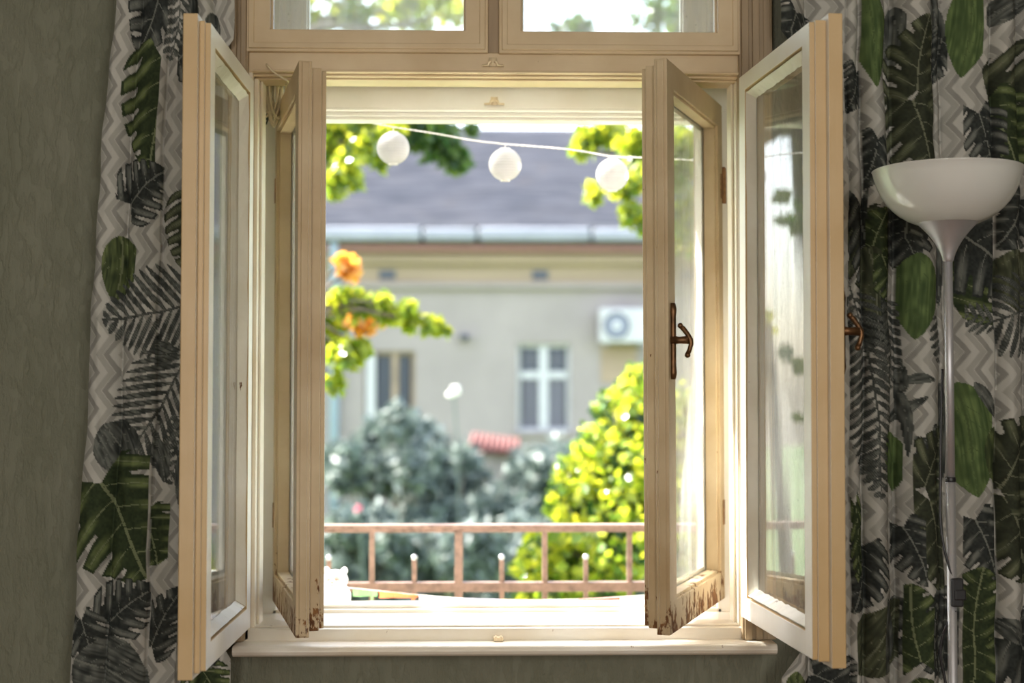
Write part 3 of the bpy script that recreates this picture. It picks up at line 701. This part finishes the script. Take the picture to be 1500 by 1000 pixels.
# ------------------------------------------------------------------ outside: string of paper lanterns
DS = 3.55
sp = [(250, 150), (420, 163), (480, 166), (560, 183), (640, 196), (690, 205), (740, 211), (835, 219), (897, 229), (945, 231), (1080, 236), (1300, 232)]
pts = [tuple(U(a, b, DS)) for a, b in sp]
a0, a1 = Vector(pts[0]), Vector(pts[-1]); 
sm = smooth_pts([(a0.x - .25, .40, a0.z + .03)] + pts + [(a1.x + .2, .40, a1.z - .01)], 40)
m = MB(); 
for ph in (0, math.pi):
    tw = [p + Vector((0, math.cos(i * .9 + ph), math.sin(i * .9 + ph))) * .0012 for i, p in enumerate(sm)]
    m.tube(tw, .0010, 5)
tag(m.build('lantern_string', M['ceramic'], smooth=True), 'twisted white cord strung across outside the open window', 'string')
def lantern(px, py, r_px, tie, label):
    c = U(px, py, DS); r = r_px * DS / FPX
    o = empty('paper_lantern', (c.x, c.y, c.z), label=label, cat='lantern', group='white paper lanterns on the cord')
    prof = []; n = 15
    for i in range(n * 4 + 1):
        a = math.pi * (.09 + .82 * i / (n * 4)); rr = r * (1 + .012 * math.cos(2 * math.pi * i / 4))
        prof.append((rr * math.sin(a), rr * math.cos(a)))
    MB().lathe(prof, 40, cap=False).build('lantern_shade', M['paper'], o, smooth=True)
    q = MB(); zt = r * .96
    q.lathe([(r * .30, zt), (r * .31, zt + .002), (r * .27, zt + .002), (r * .27, zt), (r * .30, zt)], 20, cap=False)
    q.build('rim_ring', M['ceramic'], o); q = MB()
    q.lathe([(r * .30, -zt), (r * .31, -zt - .002), (r * .27, -zt - .002), (r * .27, -zt), (r * .30, -zt)], 20, cap=False)
    q.build('rim_ring', M['ceramic'], o)
    tz = U(px, tie, DS).z - c.z
    MB().tube([(-.27 * r, 0, zt), (0, 0, zt + .003), (0, 0, tz + .001)], .0012, 5).tube([(.27 * r, 0, zt), (0, 0, zt + .003)], .0012, 5).build('hanger', M['ceramic'], o)
    return o
lantern(576, 217, 24, 187, 'white paper lantern nearest the left casement, on the hanging cord')
lantern(740, 241, 24, 211, 'middle white paper lantern hanging in front of the grey roof')
lantern(897, 256, 24, 229, 'white paper lantern nearest the right casement, on the hanging cord')

# ------------------------------------------------------------------ balcony railing
DR = 3.95; ry = DR - 3
def RX(px): return U(px, 800, DR).x
def RZ(py): return U(720, py, DR).z
floor_z = .52
tag(MB().box(RX(250), RX(1200), .40, ry + .08, floor_z - .10, floor_z).build('trim_1', M['ext_wall'], bevel=.005), kind='structure')
br = empty('balcony_railing', (RX(720), ry, floor_z), label='rusty brown iron balcony railing beyond the window sill', cat='railing')
ox, oz = RX(720), floor_z
def rbar(name, x0, x1, y0, y1, z0, z1): return MB().box(x0 - ox, x1 - ox, y0 - ry, y1 - ry, z0 - oz, z1 - oz).build(name, M['rust'], br, bevel=.0015)
xl, xr = RX(260), RX(1190)
rbar('top_rail', xl, xr, ry - .022, ry + .022, RZ(773), RZ(767.5)); rbar('top_rail', xl, xr, ry - .010, ry + .010, RZ(779), RZ(773))
rbar('lower_rail', xl, xr, ry - .011, ry + .011, RZ(866), RZ(852))
step = 126.0
for px in (294, 420, 545, 798, 922, 1048, 1170):
    rbar('baluster', RX(px - 4), RX(px + 4), ry - .007, ry + .007, floor_z, RZ(778))
rbar('post', RX(666), RX(678), ry - .012, ry + .012, floor_z, RZ(777))
for px in (357, 482, 607, 735, 858, 985, 1110):
    o = rbar('short_bar', RX(px - 3.5), RX(px + 3.5), ry - .006, ry + .006, floor_z, RZ(820))
    MB().ball((RX(px) - ox, 0, RZ(816) - oz), .0085, 12).build('ball_finial', M['steel'], o, smooth=True)
rbar('bottom_rail', xl, xr, ry - .010, ry + .010, floor_z + .03, floor_z + .05)
for xx in (xl, xr): rbar('side_rail', xx - .01, xx + .01, .40, ry, RZ(776), RZ(768)); rbar('side_rail', xx - .008, xx + .008, .40, ry, RZ(866), RZ(853))

# ------------------------------------------------------------------ row of coloured felt flags on the outer sill
DF = 3.52
flags = [('green', 'green felt flag beside the white figurine on the sill', 517, 553, 861, 866, 873, 545, (110, 150, 100)),
         ('orange', 'orange flag second in the row on the outer sill', 556, 612, 865, 871, 875, 605, (240, 120, 70)),
         ('white', 'white flag between the orange and the lilac flags', 614, 676, 872, 876, 890, None, (245, 242, 235)),
         ('lilac', 'lilac flag just right of the thick railing post', 677, 733, 876, 878, 890, None, (170, 165, 215)),
         ('yellow', 'pale yellow flag right of the lilac flag', 735, 792, 878, 879, 890, None, (240, 215, 150)),
         ('mint', 'pale green flag between the yellow and red flags', 794, 846, 878, 878, 890, None, (175, 215, 180)),
         ('red', 'red flag near the right end of the outer sill', 848, 906, 877, 875, 890, None, (225, 95, 75)),
         ('pale', 'pale mint flag at the right end beside the casement', 908, 948, 873, 872, 890, None, (205, 222, 210))]
bun_cord = smooth_pts([tuple(U(a, b, DF)) for a, b in [(470, 857), (517, 861), (556, 865), (614, 871), (676, 876), (735, 878), (794, 878), (848, 877), (906, 874), (950, 871), (1000, 868)]])
tag(MB().tube(bun_cord, .001, 5).build('flag_cord', M['ceramic'], smooth=True), 'thin cord holding the row of coloured flags along the sill', 'cord')
for nm, lab, x0, x1, ya, yb, y2, stem, col in flags:
    m = MB(); mat = simple(nm + '_felt', srgb(*col), .9); A, B = U(x0, ya, DF), U(x1, yb, DF); Cc = U(x0, y2, DF).z
    n = 8
    for i in range(n + 1):
        f = i / n; x = A.x + (B.x - A.x) * f; y = A.y - .004 + .0035 * math.sin(f * 7 + x * 30)
        za = A.z + (B.z - A.z) * f; zb3 = Cc - (.010 * (1 - abs(2 * f - 1)) if not stem else 0)
        m.v += [(x, y - .0008, za), (x, y - .0008, zb3), (x, y + .0008, za), (x, y + .0008, zb3)]
    for i in range(n):
        q = 4 * i; m.f += [(q, q + 4, q + 5, q + 1), (q + 2, q + 3, q + 7, q + 6), (q, q + 2, q + 6, q + 4), (q + 1, q + 5, q + 7, q + 3)]
    m.f += [(0, 1, 3, 2), (4 * n, 4 * n + 2, 4 * n + 3, 4 * n + 1)]
    if stem:
        s1 = U(stem, y2, DF); s2 = U(stem, 885, DF); m.box(s1.x - .0028, s1.x + .0028, s1.y - .005, s1.y - .003, s2.z, s1.z + .002)
    tag(m.build('felt_flag', mat), lab, 'flag', 'coloured flags along the outer sill')

# ------------------------------------------------------------------ white figurine on the outer sill
f0 = U(494, 889, 3.40)
fg = empty('figurine', (f0.x - .004, f0.y, f0.z), rz=R(-8), label='white ceramic animal figurine with round ears on the outer sill, left', cat='figurine')
m = MB(); m.lathe([(.020, 0), (.030, .004), (.036, .016), (.036, .032), (.030, .046), (.024, .052)], 28)
m.ball((0, -.004, .066), .0285, 24, (1.08, .95, .82)); 
for s in (-1, 1):
    m.ball((s * .0215, 0, .087), .0085, 14, (1, .7, 1)); m.ball((s * .020, -.026, .010), .010, 14, (1, 1.1, .8)); m.ball((s * .031, -.010, .034), .010, 14, (.7, .8, 1.4))
m.ball((0, -.028, .060), .011, 14, (1.2, .8, .8))
b = m.build('body', M['ceramic'], fg, smooth=True)
rm = b.modifiers.new('remesh', 'REMESH'); rm.mode = 'VOXEL'; rm.voxel_size = .0016; rm.use_smooth_shade = True
sm_ = b.modifiers.new('smooth', 'SMOOTH'); sm_.factor = .5; sm_.iterations = 6
for s in (-1, 1): MB().tube([(s * .016, -.0262, .0675), (s * .011, -.0300, .0700), (s * .006, -.0310, .0680)], .0012, 6).build('painted_eye', M['ochre'], fg)
MB().ball((0, -.0372, .0635), .0026, 10, (1.3, .7, .8)).build('nose', M['ochre'], fg)
MB().tube([(-.006, -.035, .056), (0, -.0365, .0545), (.006, -.035, .056)], .0009, 6).build('mouth', M['ochre'], fg)

# ------------------------------------------------------------------ the garden and the house across
GZ = -1.8
tag(MB().box(-40, 40, .45, 80, GZ - .3, GZ).build('lawn', M['ground']), 'green garden ground below the window', kind='structure')
tag(MB().box(RX0 - .3, RX1 + .3, .0, .40, GZ, -.02).build('wall_outer', M['ext_wall']), kind='structure')
DH = 26.0; hy = DH - 3
def HX(px): return U(px, 500, DH).x
def HZ(py): return U(720, py, DH).z
M['facade'] = simple('house_render', srgb(143, 134, 130), .95, 0, .10, .9, .3)
M['frieze'] = simple('beige_frieze', srgb(146, 128, 108), .95, 0, .16, 1.2, .3, (.2, 1, 2))
M['gutter'] = simple('zinc_gutter', srgb(138, 140, 148), .6, .1, .1, 2, .1)
M['pinkboard'] = simple('faded_pink_board', srgb(150, 112, 108), .9)
M['white_far'] = simple('white_joinery', srgb(176, 175, 175), .6)
M['dark_in'] = simple('dark_interior', srgb(62, 66, 76), .4)
M['grey_in'] = simple('grey_net_curtain', srgb(106, 104, 112), .8, 0, .2, 12, .1, (1, 1, .05))
def roof_mat():
    t = NT('grey_roof_tiles'); v = t.coord((1, 1, 1)); a = t.noise(v, 1.1, 4); b = t.noise(t.coord((.8, 5, 14)), 1.6, 3)
    c = t.ramp(a, [(.35, srgb(92, 93, 99)), (.6, srgb(106, 105, 108)), (.75, srgb(116, 107, 100))]).outputs[0]
    c2 = t.mix(.5, c, t.ramp(b, [(.3, srgb(54, 54, 62)), (.7, srgb(142, 138, 140))]).outputs[0])
    t.bsdf(c2, .75, 0, t.bump(b, .3, .03)); return t.m
M['roof'] = roof_mat()
hx0, hx1 = HX(487) - 4.0, HX(487) + 13.5
house = empty('house', ((hx0 + hx1) / 2, hy, GZ), label='old single storey house with grey tiled roof across the garden', cat='house')
hox = (hx0 + hx1) / 2
def hb(name, x0, x1, y0, y1, z0, z1, mat, parent=None, bevel=0):
    p = parent or house
    o = MB().box(x0 - hox, x1 - hox, y0 - hy, y1 - hy, z0 - GZ, z1 - GZ).build(name, mat, p, bevel=bevel); return o
zg = HZ(358); zfr = HZ(417)
# facade wall with openings
wins = [(534, 608, 514, 640, 'left'), (757, 836, 503, 632, 'right')]
m = MB(); ed = [hx0]
for a, b_, c_, d_, _ in wins: ed += [HX(a), HX(b_)]
ed.append(hx1)
for i in range(0, len(ed), 2): m.box(ed[i] - hox, ed[i + 1] - hox, 0, .35, 0, zfr - GZ)
for a, b_, c_, d_, _ in wins:
    m.box(HX(a) - hox, HX(b_) - hox, 0, .35, HZ(c_) - GZ, zfr - GZ); m.box(HX(a) - hox, HX(b_) - hox, 0, .35, 0, HZ(d_) - GZ)
m.box(hx0 - hox, hx0 - hox + .35, .35, 9, 0, zg - GZ); m.box(hx1 - hox - .35, hx1 - hox, .35, 9, 0, zg - GZ); m.box(hx0 - hox, hx1 - hox, 9, 9.35, 0, zg - GZ)
m.build('wall', M['facade'], house)
hb('frieze', hx0 - .02, hx1 + .02, hy - .04, hy + .3, zfr, zg - .05, M['frieze'])
hb('cornice', hx0 - .25, hx1 + .25, hy - .16, hy + .3, HZ(388), HZ(372), M['frieze'], bevel=.03)
hb('cornice', hx0 - .35, hx1 + .35, hy - .32, hy + .3, HZ(370), HZ(361), M['pinkboard'], bevel=.02)
hb('string_course', hx0 - .06, hx1 + .06, hy - .11, hy + .1, HZ(423), HZ(415), M['facade'], bevel=.02)
n = 0
k_ = hx0 - .45
while k_ < hx1 + .3:                       # gutter in lengths
    w = 2.05 if n % 2 else 1.0
    hb('gutter_length', k_ + .02, k_ + w - .02, hy - .55, hy - .30, HZ(357), HZ(339) + (.015 if n % 2 else 0), M['gutter'], bevel=.05); k_ += w; n += 1
for px in (567, 791, 1010): 
    v_ = hb('vent', HX(px - 12), HX(px + 12), hy - .055, hy + .02, HZ(410), HZ(396), M['dark_in'])
# roof: sloping courses of tiles
zr0 = HZ(338); rise = 2.75; run = 5.6; NC = 38; m = MB()
for i in range(NC):
    a, b_ = i / NC, (i + 1) / NC; y0, y1 = hy - .45 + run * a, hy - .45 + run * b_ + .03; z0, z1 = zr0 + rise * a, zr0 + rise * b_
    hip0, hip1 = 3.6 * a, 3.6 * b_
    xa_, xb_ = hx0 - .4 + hip0 * .6, hx1 + .4 - hip0
    xa2, xb2 = hx0 - .4 + hip1 * .6, hx1 + .4 - hip1
    t0 = .07
    vs = [(xa_, y0, z0 + t0), (xb_, y0, z0 + t0), (xb2, y1, z1 + .012), (xa2, y1, z1 + .012), (xa_, y0, z0), (xb_, y0, z0)]
    m.add([(x - hox, y - hy, z - GZ) for x, y, z in vs], [(0, 1, 2, 3), (4, 5, 1, 0)])
yt, zt = hy - .45 + run, zr0 + rise
xa2, xb2 = hx0 - .4 + 3.6 * .6, hx1 + .4 - 3.6
vs = [(xa2, yt, zt), (xb2, yt, zt), (hx1 + .4, hy - .45 + 2 * run, zr0), (hx0 - .4, hy - .45 + 2 * run, zr0), (hx0 - .4, hy - .45, zr0), (hx1 + .4, hy - .45, zr0)]
m.add([(x - hox, y - hy, z - GZ) for x, y, z in vs], [(0, 1, 2, 3), (0, 3, 4), (1, 5, 2), (2, 5, 4, 3)])
rf = m.build('roof', M['roof'], house)
MB().tube([(xa2 - hox, yt - hy, zt - GZ), (xb2 - hox, yt - hy, zt - GZ)], .12, 8).build('ridge_cap', M['roof'], rf)
hb('patch', HX(880), HX(932), hy - .02, hy + .05, HZ(560), HZ(503), M['frieze'])
MB().tube([(HX(491) - hox, -.14, .05), (HX(491) - hox, -.14, zg - GZ - .3), (HX(491) - hox, -.35, zg - GZ)], .085, 10).build('downpipe', simple('blue_grey_pipe', srgb(150, 165, 190), .5), house, smooth=True)
for a, b_, c_, d_, side in wins:
    x0, x1, z0, z1 = HX(a), HX(b_), HZ(d_), HZ(c_); cx = (x0 + x1) / 2
    fr = MB(); fr.ring(x0 - hox, x1 - hox, z0 - GZ, z1 - GZ, .07, .07, .07, .07, .10, .17)
    if side == 'right':
        zt_ = HZ(549); fr.box(x0 - hox + .06, x1 - hox - .06, .08, .17, zt_ - .07 - GZ, zt_ + .07 - GZ); fr.box(cx - hox - .085, cx - hox + .085, .07, .17, z0 - GZ + .02, z1 - GZ - .02)
        w = fr.build('window', M['white_far'], house)
        for s_, (u0, u1) in enumerate(((x0 + .10, cx - .085), (cx + .085, x1 - .10))):
            hbx = MB().box(u0 - hox, u1 - hox, .13, .14, zt_ + .07 - GZ, z1 - .07 - GZ).build('pane', M['dark_in'], w)
            MB().box(u0 - hox, u1 - hox, .13, .14, z0 + .07 - GZ, zt_ - .07 - GZ).build('pane', M['grey_in'], w)
            uc = (u0 + u1) / 2; q = MB(); q.box(uc - hox - .02, uc - hox + .02, .11, .15, zt_ - GZ, z1 - GZ - .05)
            zz_ = (zt_ + z1) / 2; q.box(u0 - hox, u1 - hox, .11, .15, zz_ - GZ - .02, zz_ - GZ + .02)
            for e in (.25, .5, .75): q.box(u0 + (u1 - u0) * e - hox - .012, u0 + (u1 - u0) * e - hox + .012, .11, .15, z0 - GZ + .05, zt_ - GZ)
            q.build('glazing_bar', M['white_far'] if s_ > 5 else M['grey_in'], w)
        MB().box(x0 - hox - .08, x1 - hox + .08, -.08, .12, z0 - GZ - .07, z0 - GZ).build('sill', M['facade'], w)
    else:
        fr.box(HX(574) - hox, HX(583) - hox, .05, .17, z0 - GZ, z1 - GZ)
        w = fr.build('window', M['frieze'], house)
        MB().box(HX(551) - hox, HX(574) - hox, .15, .16, z0 - GZ + .05, z1 - GZ - .06).build('pane', M['dark_in'], w)
        MB().box(HX(583) - hox, HX(599) - hox, .15, .16, z0 - GZ + .05, z1 - GZ - .06).build('pane', M['dark_in'], w)
        MB().box(HX(537) - hox, HX(550) - hox, -.05, .15, z0 - GZ + .05, z1 - GZ - .06).build('open_casement', M['white_far'], w)
hb('wall_lamp', HX(674), HX(687), hy - .25, hy, HZ(498), HZ(490), M['dark_in'], bevel=.03)
# air conditioner
ax0, ax1, az0, az1 = HX(876), HX(947), HZ(503), HZ(453)
ac = empty('air_conditioner', ((ax0 + ax1) / 2, hy - .28, az0), label='white air conditioner unit mounted on the far facade', cat='air conditioner')
acx = (ax0 + ax1) / 2; W2 = (ax1 - ax0) / 2; H2 = az1 - az0
MB().box(-W2, W2, -.14, .16, 0, H2).build('housing', M['white_far'], ac, bevel=.03)
fx = HX(900) - acx; r_ = .22
MB().tube([(fx + r_ * math.cos(q), -.15, H2 / 2 + r_ * math.sin(q)) for q in [2 * math.pi * i / 24 for i in range(24)]], .018, 6, True).build('fan_guard', M['dark_in'], ac)
g = MB()
for i in range(24):
    q = 2 * math.pi * i / 24; q2 = 2 * math.pi * (i + 1) / 24
    g.add([(fx + .085 * math.cos(q), -.143, H2 / 2 + .085 * math.sin(q)), (fx + r_ * math.cos(q), -.143, H2 / 2 + r_ * math.sin(q)), (fx + r_ * math.cos(q2), -.143, H2 / 2 + r_ * math.sin(q2)), (fx + .085 * math.cos(q2), -.143, H2 / 2 + .085 * math.sin(q2))], [(0, 1, 2, 3)])
g.build('fan_opening', simple('fan_grey', srgb(120, 125, 140), .5), ac)
MB().lathe([(0.001, 0), (.08, 0), (.08, .02), (.001, .03)], 20).build('fan_hub', M['white_far'], ac).matrix_local = Matrix.Translation((fx, -.14, H2 / 2)) @ Matrix.Rotation(R(90), 4, 'X')
for s_ in (-1, 1): MB().box(s_ * W2 * .7 - .02, s_ * W2 * .7 + .02, -.12, .27, -.05, 0).build('bracket', M['gutter'], ac)

# foliage ------------------------------------------------------------------
def leaf_mesh(name, blobs, n, size, mat, parent, shell=.55, narrow=.55, droop=.3, clump=0, origin=(0, 0, 0)):
    """n separate small folded leaves spread through the blobs (x, y, z, r, squash)"""
    B = np.array([(b[0], b[1], b[2], b[3], b[4] if len(b) > 4 else 1.0) for b in blobs]); w = B[:, 3] ** 2; w /= w.sum()
    bi = rng.choice(len(B), n, p=w); d = rng.normal(size=(n, 3)); d /= np.linalg.norm(d, axis=1)[:, None]
    rad = (shell + (1 - shell) * rng.random(n)) * (.8 + .35 * rng.random(n))
    if clump:                                            # cluster leaves on twig ends
        cd_ = rng.normal(size=(len(B), clump, 3)); cd_ /= np.linalg.norm(cd_, axis=2)[:, :, None]; ci = rng.integers(0, clump, n)
        d = cd_[bi, ci] + rng.normal(size=(n, 3)) * .16; rad = (.35 + .65 * rng.random((len(B), clump)))[bi, ci] * (.9 + .2 * rng.random(n))
    c = B[bi, :3] + d * (rad * B[bi, 3])[:, None] * np.stack([np.ones(n), np.ones(n), B[bi, 4]], 1) - np.array(origin)
    ax = d * .6 + rng.normal(size=(n, 3)) * .8; ax[:, 2] -= droop; ax /= np.linalg.norm(ax, axis=1)[:, None]
    t_ = rng.normal(size=(n, 3)); t_[:, 2] *= .5; sd_ = np.cross(ax, t_); sd_ /= np.linalg.norm(sd_, axis=1)[:, None]; up = np.cross(sd_, ax)
    L = size * (.6 + .8 * rng.random(n))[:, None]; Wd = L * narrow
    P = [c - ax * L * .5, c - ax * L * .05 + sd_ * Wd * .5 + up * L * .10, c + ax * L * .5, c - ax * L * .05 - sd_ * Wd * .5 + up * L * .10]
    co = np.stack(P, 1).reshape(-1, 3); k = np.arange(n) * 4
    q = np.stack([k, k + 1, k + 2, k, k + 2, k + 3], 1).reshape(-1, 3)
    me = bpy.data.meshes.new(name); me.vertices.add(len(co)); me.vertices.foreach_set('co', co.astype(np.float32).ravel())
    me.loops.add(q.size); me.loops.foreach_set('vertex_index', q.astype(np.int32).ravel()); me.polygons.add(len(q))
    me.polygons.foreach_set('loop_start', np.arange(0, q.size, 3, dtype=np.int32)); me.polygons.foreach_set('loop_total', np.full(len(q), 3, dtype=np.int32))
    me.update(calc_edges=True); me.materials.append(mat)
    o = bpy.data.objects.new(name, me); COL.objects.link(o); o.parent = parent; o['kind'] = 'stuff'
    return o
def blobs(lst, j=0.0): 
    out = []
    for a in lst:
        px, py, D, r = a[:4]; p = U(px, py, D); out.append((p.x, p.y, p.z, r * D / FPX, a[4] if len(a) > 4 else 1.0))
    return out
def plant(name, label, cat, base, trunk_r, groups, group=None, lean=None):
    """groups: (blob list, count, leaf size, material, shell, narrow, clump)"""
    o = empty(name, base, label=label, cat=cat, group=group)
    allb = [b for g in groups for b in g[0]]; b0 = Vector(base)
    m = MB(); top = Vector(lean) if lean else Vector((sum(b[0] for b in allb) / len(allb), sum(b[1] for b in allb) / len(allb), min(b[2] for b in allb)))
    m.tube(smooth_pts([(0, 0, -.02), tuple((top - b0) * .5 + Vector((.05, 0, 0))), tuple(top - b0)]), [trunk_r * (1 - .5 * i / 12) for i in range(13)], 8); 
    m.build('trunk', M['bark'], o, smooth=True)
    m = MB()
    for b in allb:
        e = Vector(b[:3]); mid = (top + e) / 2 + Vector((rnd.uniform(-.1, .1), rnd.uniform(-.1, .1), rnd.uniform(0, .15))) * (e - top).length
        r0 = trunk_r * .32; m.tube([top - b0, mid - b0, e - b0], [r0, r0 * .5, r0 * .15], 5)
    m.build('branches', M['bark'], o, smooth=True)
    for (bl, n, sz, mat, sh, na, cl) in groups: leaf_mesh('foliage', bl, n, sz, mat, o, sh, na, .3, cl, base)
    return o
g_ = lambda px, D: (U(px, 578, D).x, D - 3, GZ)
# broad tree on the left: sunlit sprays, a darker limb, autumn leaves
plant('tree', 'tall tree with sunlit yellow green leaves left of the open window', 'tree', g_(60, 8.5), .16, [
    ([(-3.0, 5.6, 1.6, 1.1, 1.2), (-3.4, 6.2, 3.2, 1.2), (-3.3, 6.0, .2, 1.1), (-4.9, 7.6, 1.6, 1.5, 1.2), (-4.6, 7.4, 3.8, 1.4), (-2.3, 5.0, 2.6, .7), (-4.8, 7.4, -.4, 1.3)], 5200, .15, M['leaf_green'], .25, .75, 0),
    ([(-2.75, 1.75, 4.7, .62), (-2.2, 1.6, 4.5, .45)], 700, .085, M['leaf_green'], .1, .75, 0),  # unseen canopy, added to keep sun off the left lanterns
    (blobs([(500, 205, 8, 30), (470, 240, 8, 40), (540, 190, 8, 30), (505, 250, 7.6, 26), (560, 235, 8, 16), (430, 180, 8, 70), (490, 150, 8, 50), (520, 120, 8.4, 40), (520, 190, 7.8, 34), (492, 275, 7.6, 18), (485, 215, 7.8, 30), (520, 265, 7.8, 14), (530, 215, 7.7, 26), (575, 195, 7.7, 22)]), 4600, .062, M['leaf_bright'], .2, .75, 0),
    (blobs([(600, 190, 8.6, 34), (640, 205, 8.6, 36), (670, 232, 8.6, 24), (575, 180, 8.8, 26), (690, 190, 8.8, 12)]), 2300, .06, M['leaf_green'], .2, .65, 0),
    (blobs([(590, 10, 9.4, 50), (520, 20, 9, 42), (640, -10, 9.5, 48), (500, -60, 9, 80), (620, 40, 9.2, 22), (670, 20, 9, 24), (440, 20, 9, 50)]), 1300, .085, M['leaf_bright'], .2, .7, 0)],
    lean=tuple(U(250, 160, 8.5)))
plant('young_tree', 'young tree with white-lit leaves and orange autumn tips at the left', 'tree', g_(300, 6.5), .06, [
    (blobs([(500, 440, 6.4, 24), (530, 448, 6.4, 24), (565, 458, 6.4, 24), (600, 466, 6.3, 22), (632, 478, 6.3, 18), (655, 486, 6.3, 8), (505, 520, 6.4, 28), (530, 512, 6.4, 18), (492, 560, 6.4, 20), (460, 480, 6.6, 50), (600, 455, 6.3, 16), (560, 440, 6.3, 14)]), 1900, .05, M['leaf_bright'], .15, .75, 0),
    (blobs([(512, 395, 6.5, 22), (500, 385, 6.5, 14), (540, 475, 6.6, 22), (520, 470, 6.6, 20)]), 230, .055, M['leaf_orange'], .15, .8, 0)],
    lean=tuple(U(430, 470, 6.5)))
plant('maple_tree', 'overhanging tree with yellow green leaves above the air conditioner', 'tree', g_(1280, 8), .13, [
    (blobs([(865, 205, 7.6, 26), (895, 190, 7.6, 30), (930, 215, 7.4, 32), (850, 225, 7.6, 14), (945, 260, 7.2, 26), (915, 275, 7.2, 24), (870, 285, 7.3, 18), (925, 315, 7.2, 22), (945, 335, 7.2, 14), (985, 230, 7.4, 60), (1020, 330, 7.4, 50)]), 2400, .058, M['leaf_bright'], .2, .75, 0),
    (blobs([(960, 20, 9, 34), (1000, 40, 8.8, 30), (1010, -20, 8.8, 50), (850, 38, 10, 22), (815, 44, 10, 14)]), 480, .085, M['leaf_green'], .2, .7, 0)],
    lean=tuple(U(1130, 250, 8)))
# climbing shrub on the right
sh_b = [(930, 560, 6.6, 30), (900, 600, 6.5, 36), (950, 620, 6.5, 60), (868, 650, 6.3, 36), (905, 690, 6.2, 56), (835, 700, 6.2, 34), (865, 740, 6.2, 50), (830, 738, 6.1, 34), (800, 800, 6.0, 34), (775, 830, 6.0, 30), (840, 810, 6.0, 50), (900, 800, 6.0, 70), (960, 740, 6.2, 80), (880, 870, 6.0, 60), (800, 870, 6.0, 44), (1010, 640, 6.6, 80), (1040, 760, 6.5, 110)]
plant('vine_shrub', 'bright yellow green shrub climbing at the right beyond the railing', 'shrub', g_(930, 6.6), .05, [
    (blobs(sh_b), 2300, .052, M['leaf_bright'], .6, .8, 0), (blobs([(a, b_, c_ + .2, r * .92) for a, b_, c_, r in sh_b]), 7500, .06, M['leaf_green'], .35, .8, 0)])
# grey green bushes in the middle of the garden
def bush(cx, cy, D, rr, label, n=7000, flowers=None):
    lst = []
    for i in range(16):
        a = rnd.uniform(0, math.pi); q = rnd.uniform(.15, .85); lst.append((cx + rr * q * math.cos(a) * 1.1, cy + 60 - 1.25 * rr * q * math.sin(a) , D + rnd.uniform(-.6, .6), rr * rnd.uniform(.28, .46)))
    for i in range(8): lst.append((cx + rnd.uniform(-rr, rr), cy + rnd.uniform(60, 240), D + rnd.uniform(-.5, .5), rr * .5))
    o = plant('garden_bush', label, 'bush', g_(cx, D), .06, [(blobs(lst), n, .17, M['leaf_grey'], .3, .42, 0)], group=None)
    return o
bush(560, 650, 17, 88, 'tall grey green bush below the left window of the house')
bush(640, 655, 18, 80, 'grey green bush in front of the bare wall between the house windows')
bush(790, 690, 18, 88, 'grey green bush under the right window of the house', 6500)
bush(880, 650, 19, 66, 'dark bush below the air conditioner, behind the bright shrub', 4500)
bush(520, 760, 14, 70, 'low grey bush with a pink rose at the bottom left', 6000)
bush(650, 790, 14, 88, 'low dark green bush in the middle behind the thick railing post', 7000)
bush(770, 800, 14.5, 80, 'low grey green bush behind the yellow shrub edge', 6500)
def flower(px, py, D, r, mat, label):
    c = U(px, py, D); rr = r * D / FPX; o = empty('flower', tuple(c), label=label, cat='flower')
    for i in range(9):
        a = i * 2.4; q = MB(); q.ball((0, 0, 0), rr * .36, 10, (1, .35, .8)); p_ = q.build('petal', mat, o, smooth=True)
        p_.location = (math.cos(a) * rr * .62, -rr * .2 * (i % 3), math.sin(a * 1.7) * rr * .55); p_.rotation_euler = (.3 * math.sin(a), 0, .6 * math.cos(a))
    MB().tube([(0, .02, 0), (.05, .06, -.6), (.08, .1, GZ - c.z)], .012, 5).build('stem', M['leaf_grey'], o)
flower(524, 745, 12.8, 6, M['petal_pink'], 'pink rose blossom among the bushes at the lower left')
flower(664, 574, 16.0, 11, M['petal_white'], 'white blossom standing above the bushes before the far wall')
# small shed with a red roof
sx, sz = U(724, 655, 20.0), None
shd = empty('shed', (sx.x, sx.y, GZ), label='small shed roof of faded red tiles half hidden by bushes', cat='shed')
hh = sx.z - GZ
MB().box(-.30, .30, .05, .9, 0, hh - .10).build('wall', M['facade'], shd)
m = MB(); k1 = .15
m.add([(-.36, -.1, hh), (.36, -.1, hh - .10), (.40, 1.0, hh + .06), (-.32, 1.0, hh + .16), (-.36, -.1, hh - .03), (.36, -.1, hh - .13), (.40, 1.0, hh + .03), (-.32, 1.0, hh + .13)],
      [(0, 1, 2, 3), (7, 6, 5, 4), (0, 4, 5, 1), (1, 5, 6, 2), (2, 6, 7, 3), (3, 7, 4, 0)])
rf = m.build('roof', M['roof_red'], shd)
for i in range(9):
    f = (i + .5) / 9; x0_, x1_ = -.36 + .72 * f, -.32 + .72 * f; z0_, z1_ = hh - .10 * f, hh + .16 - .10 * f
    MB().tube([(x0_, -.12, z0_ + .02), (x1_, 1.0, z1_ + .02)], .028, 6).build('tile_row', M['roof_red'], rf, smooth=True)
bpy.context.view_layer.update()
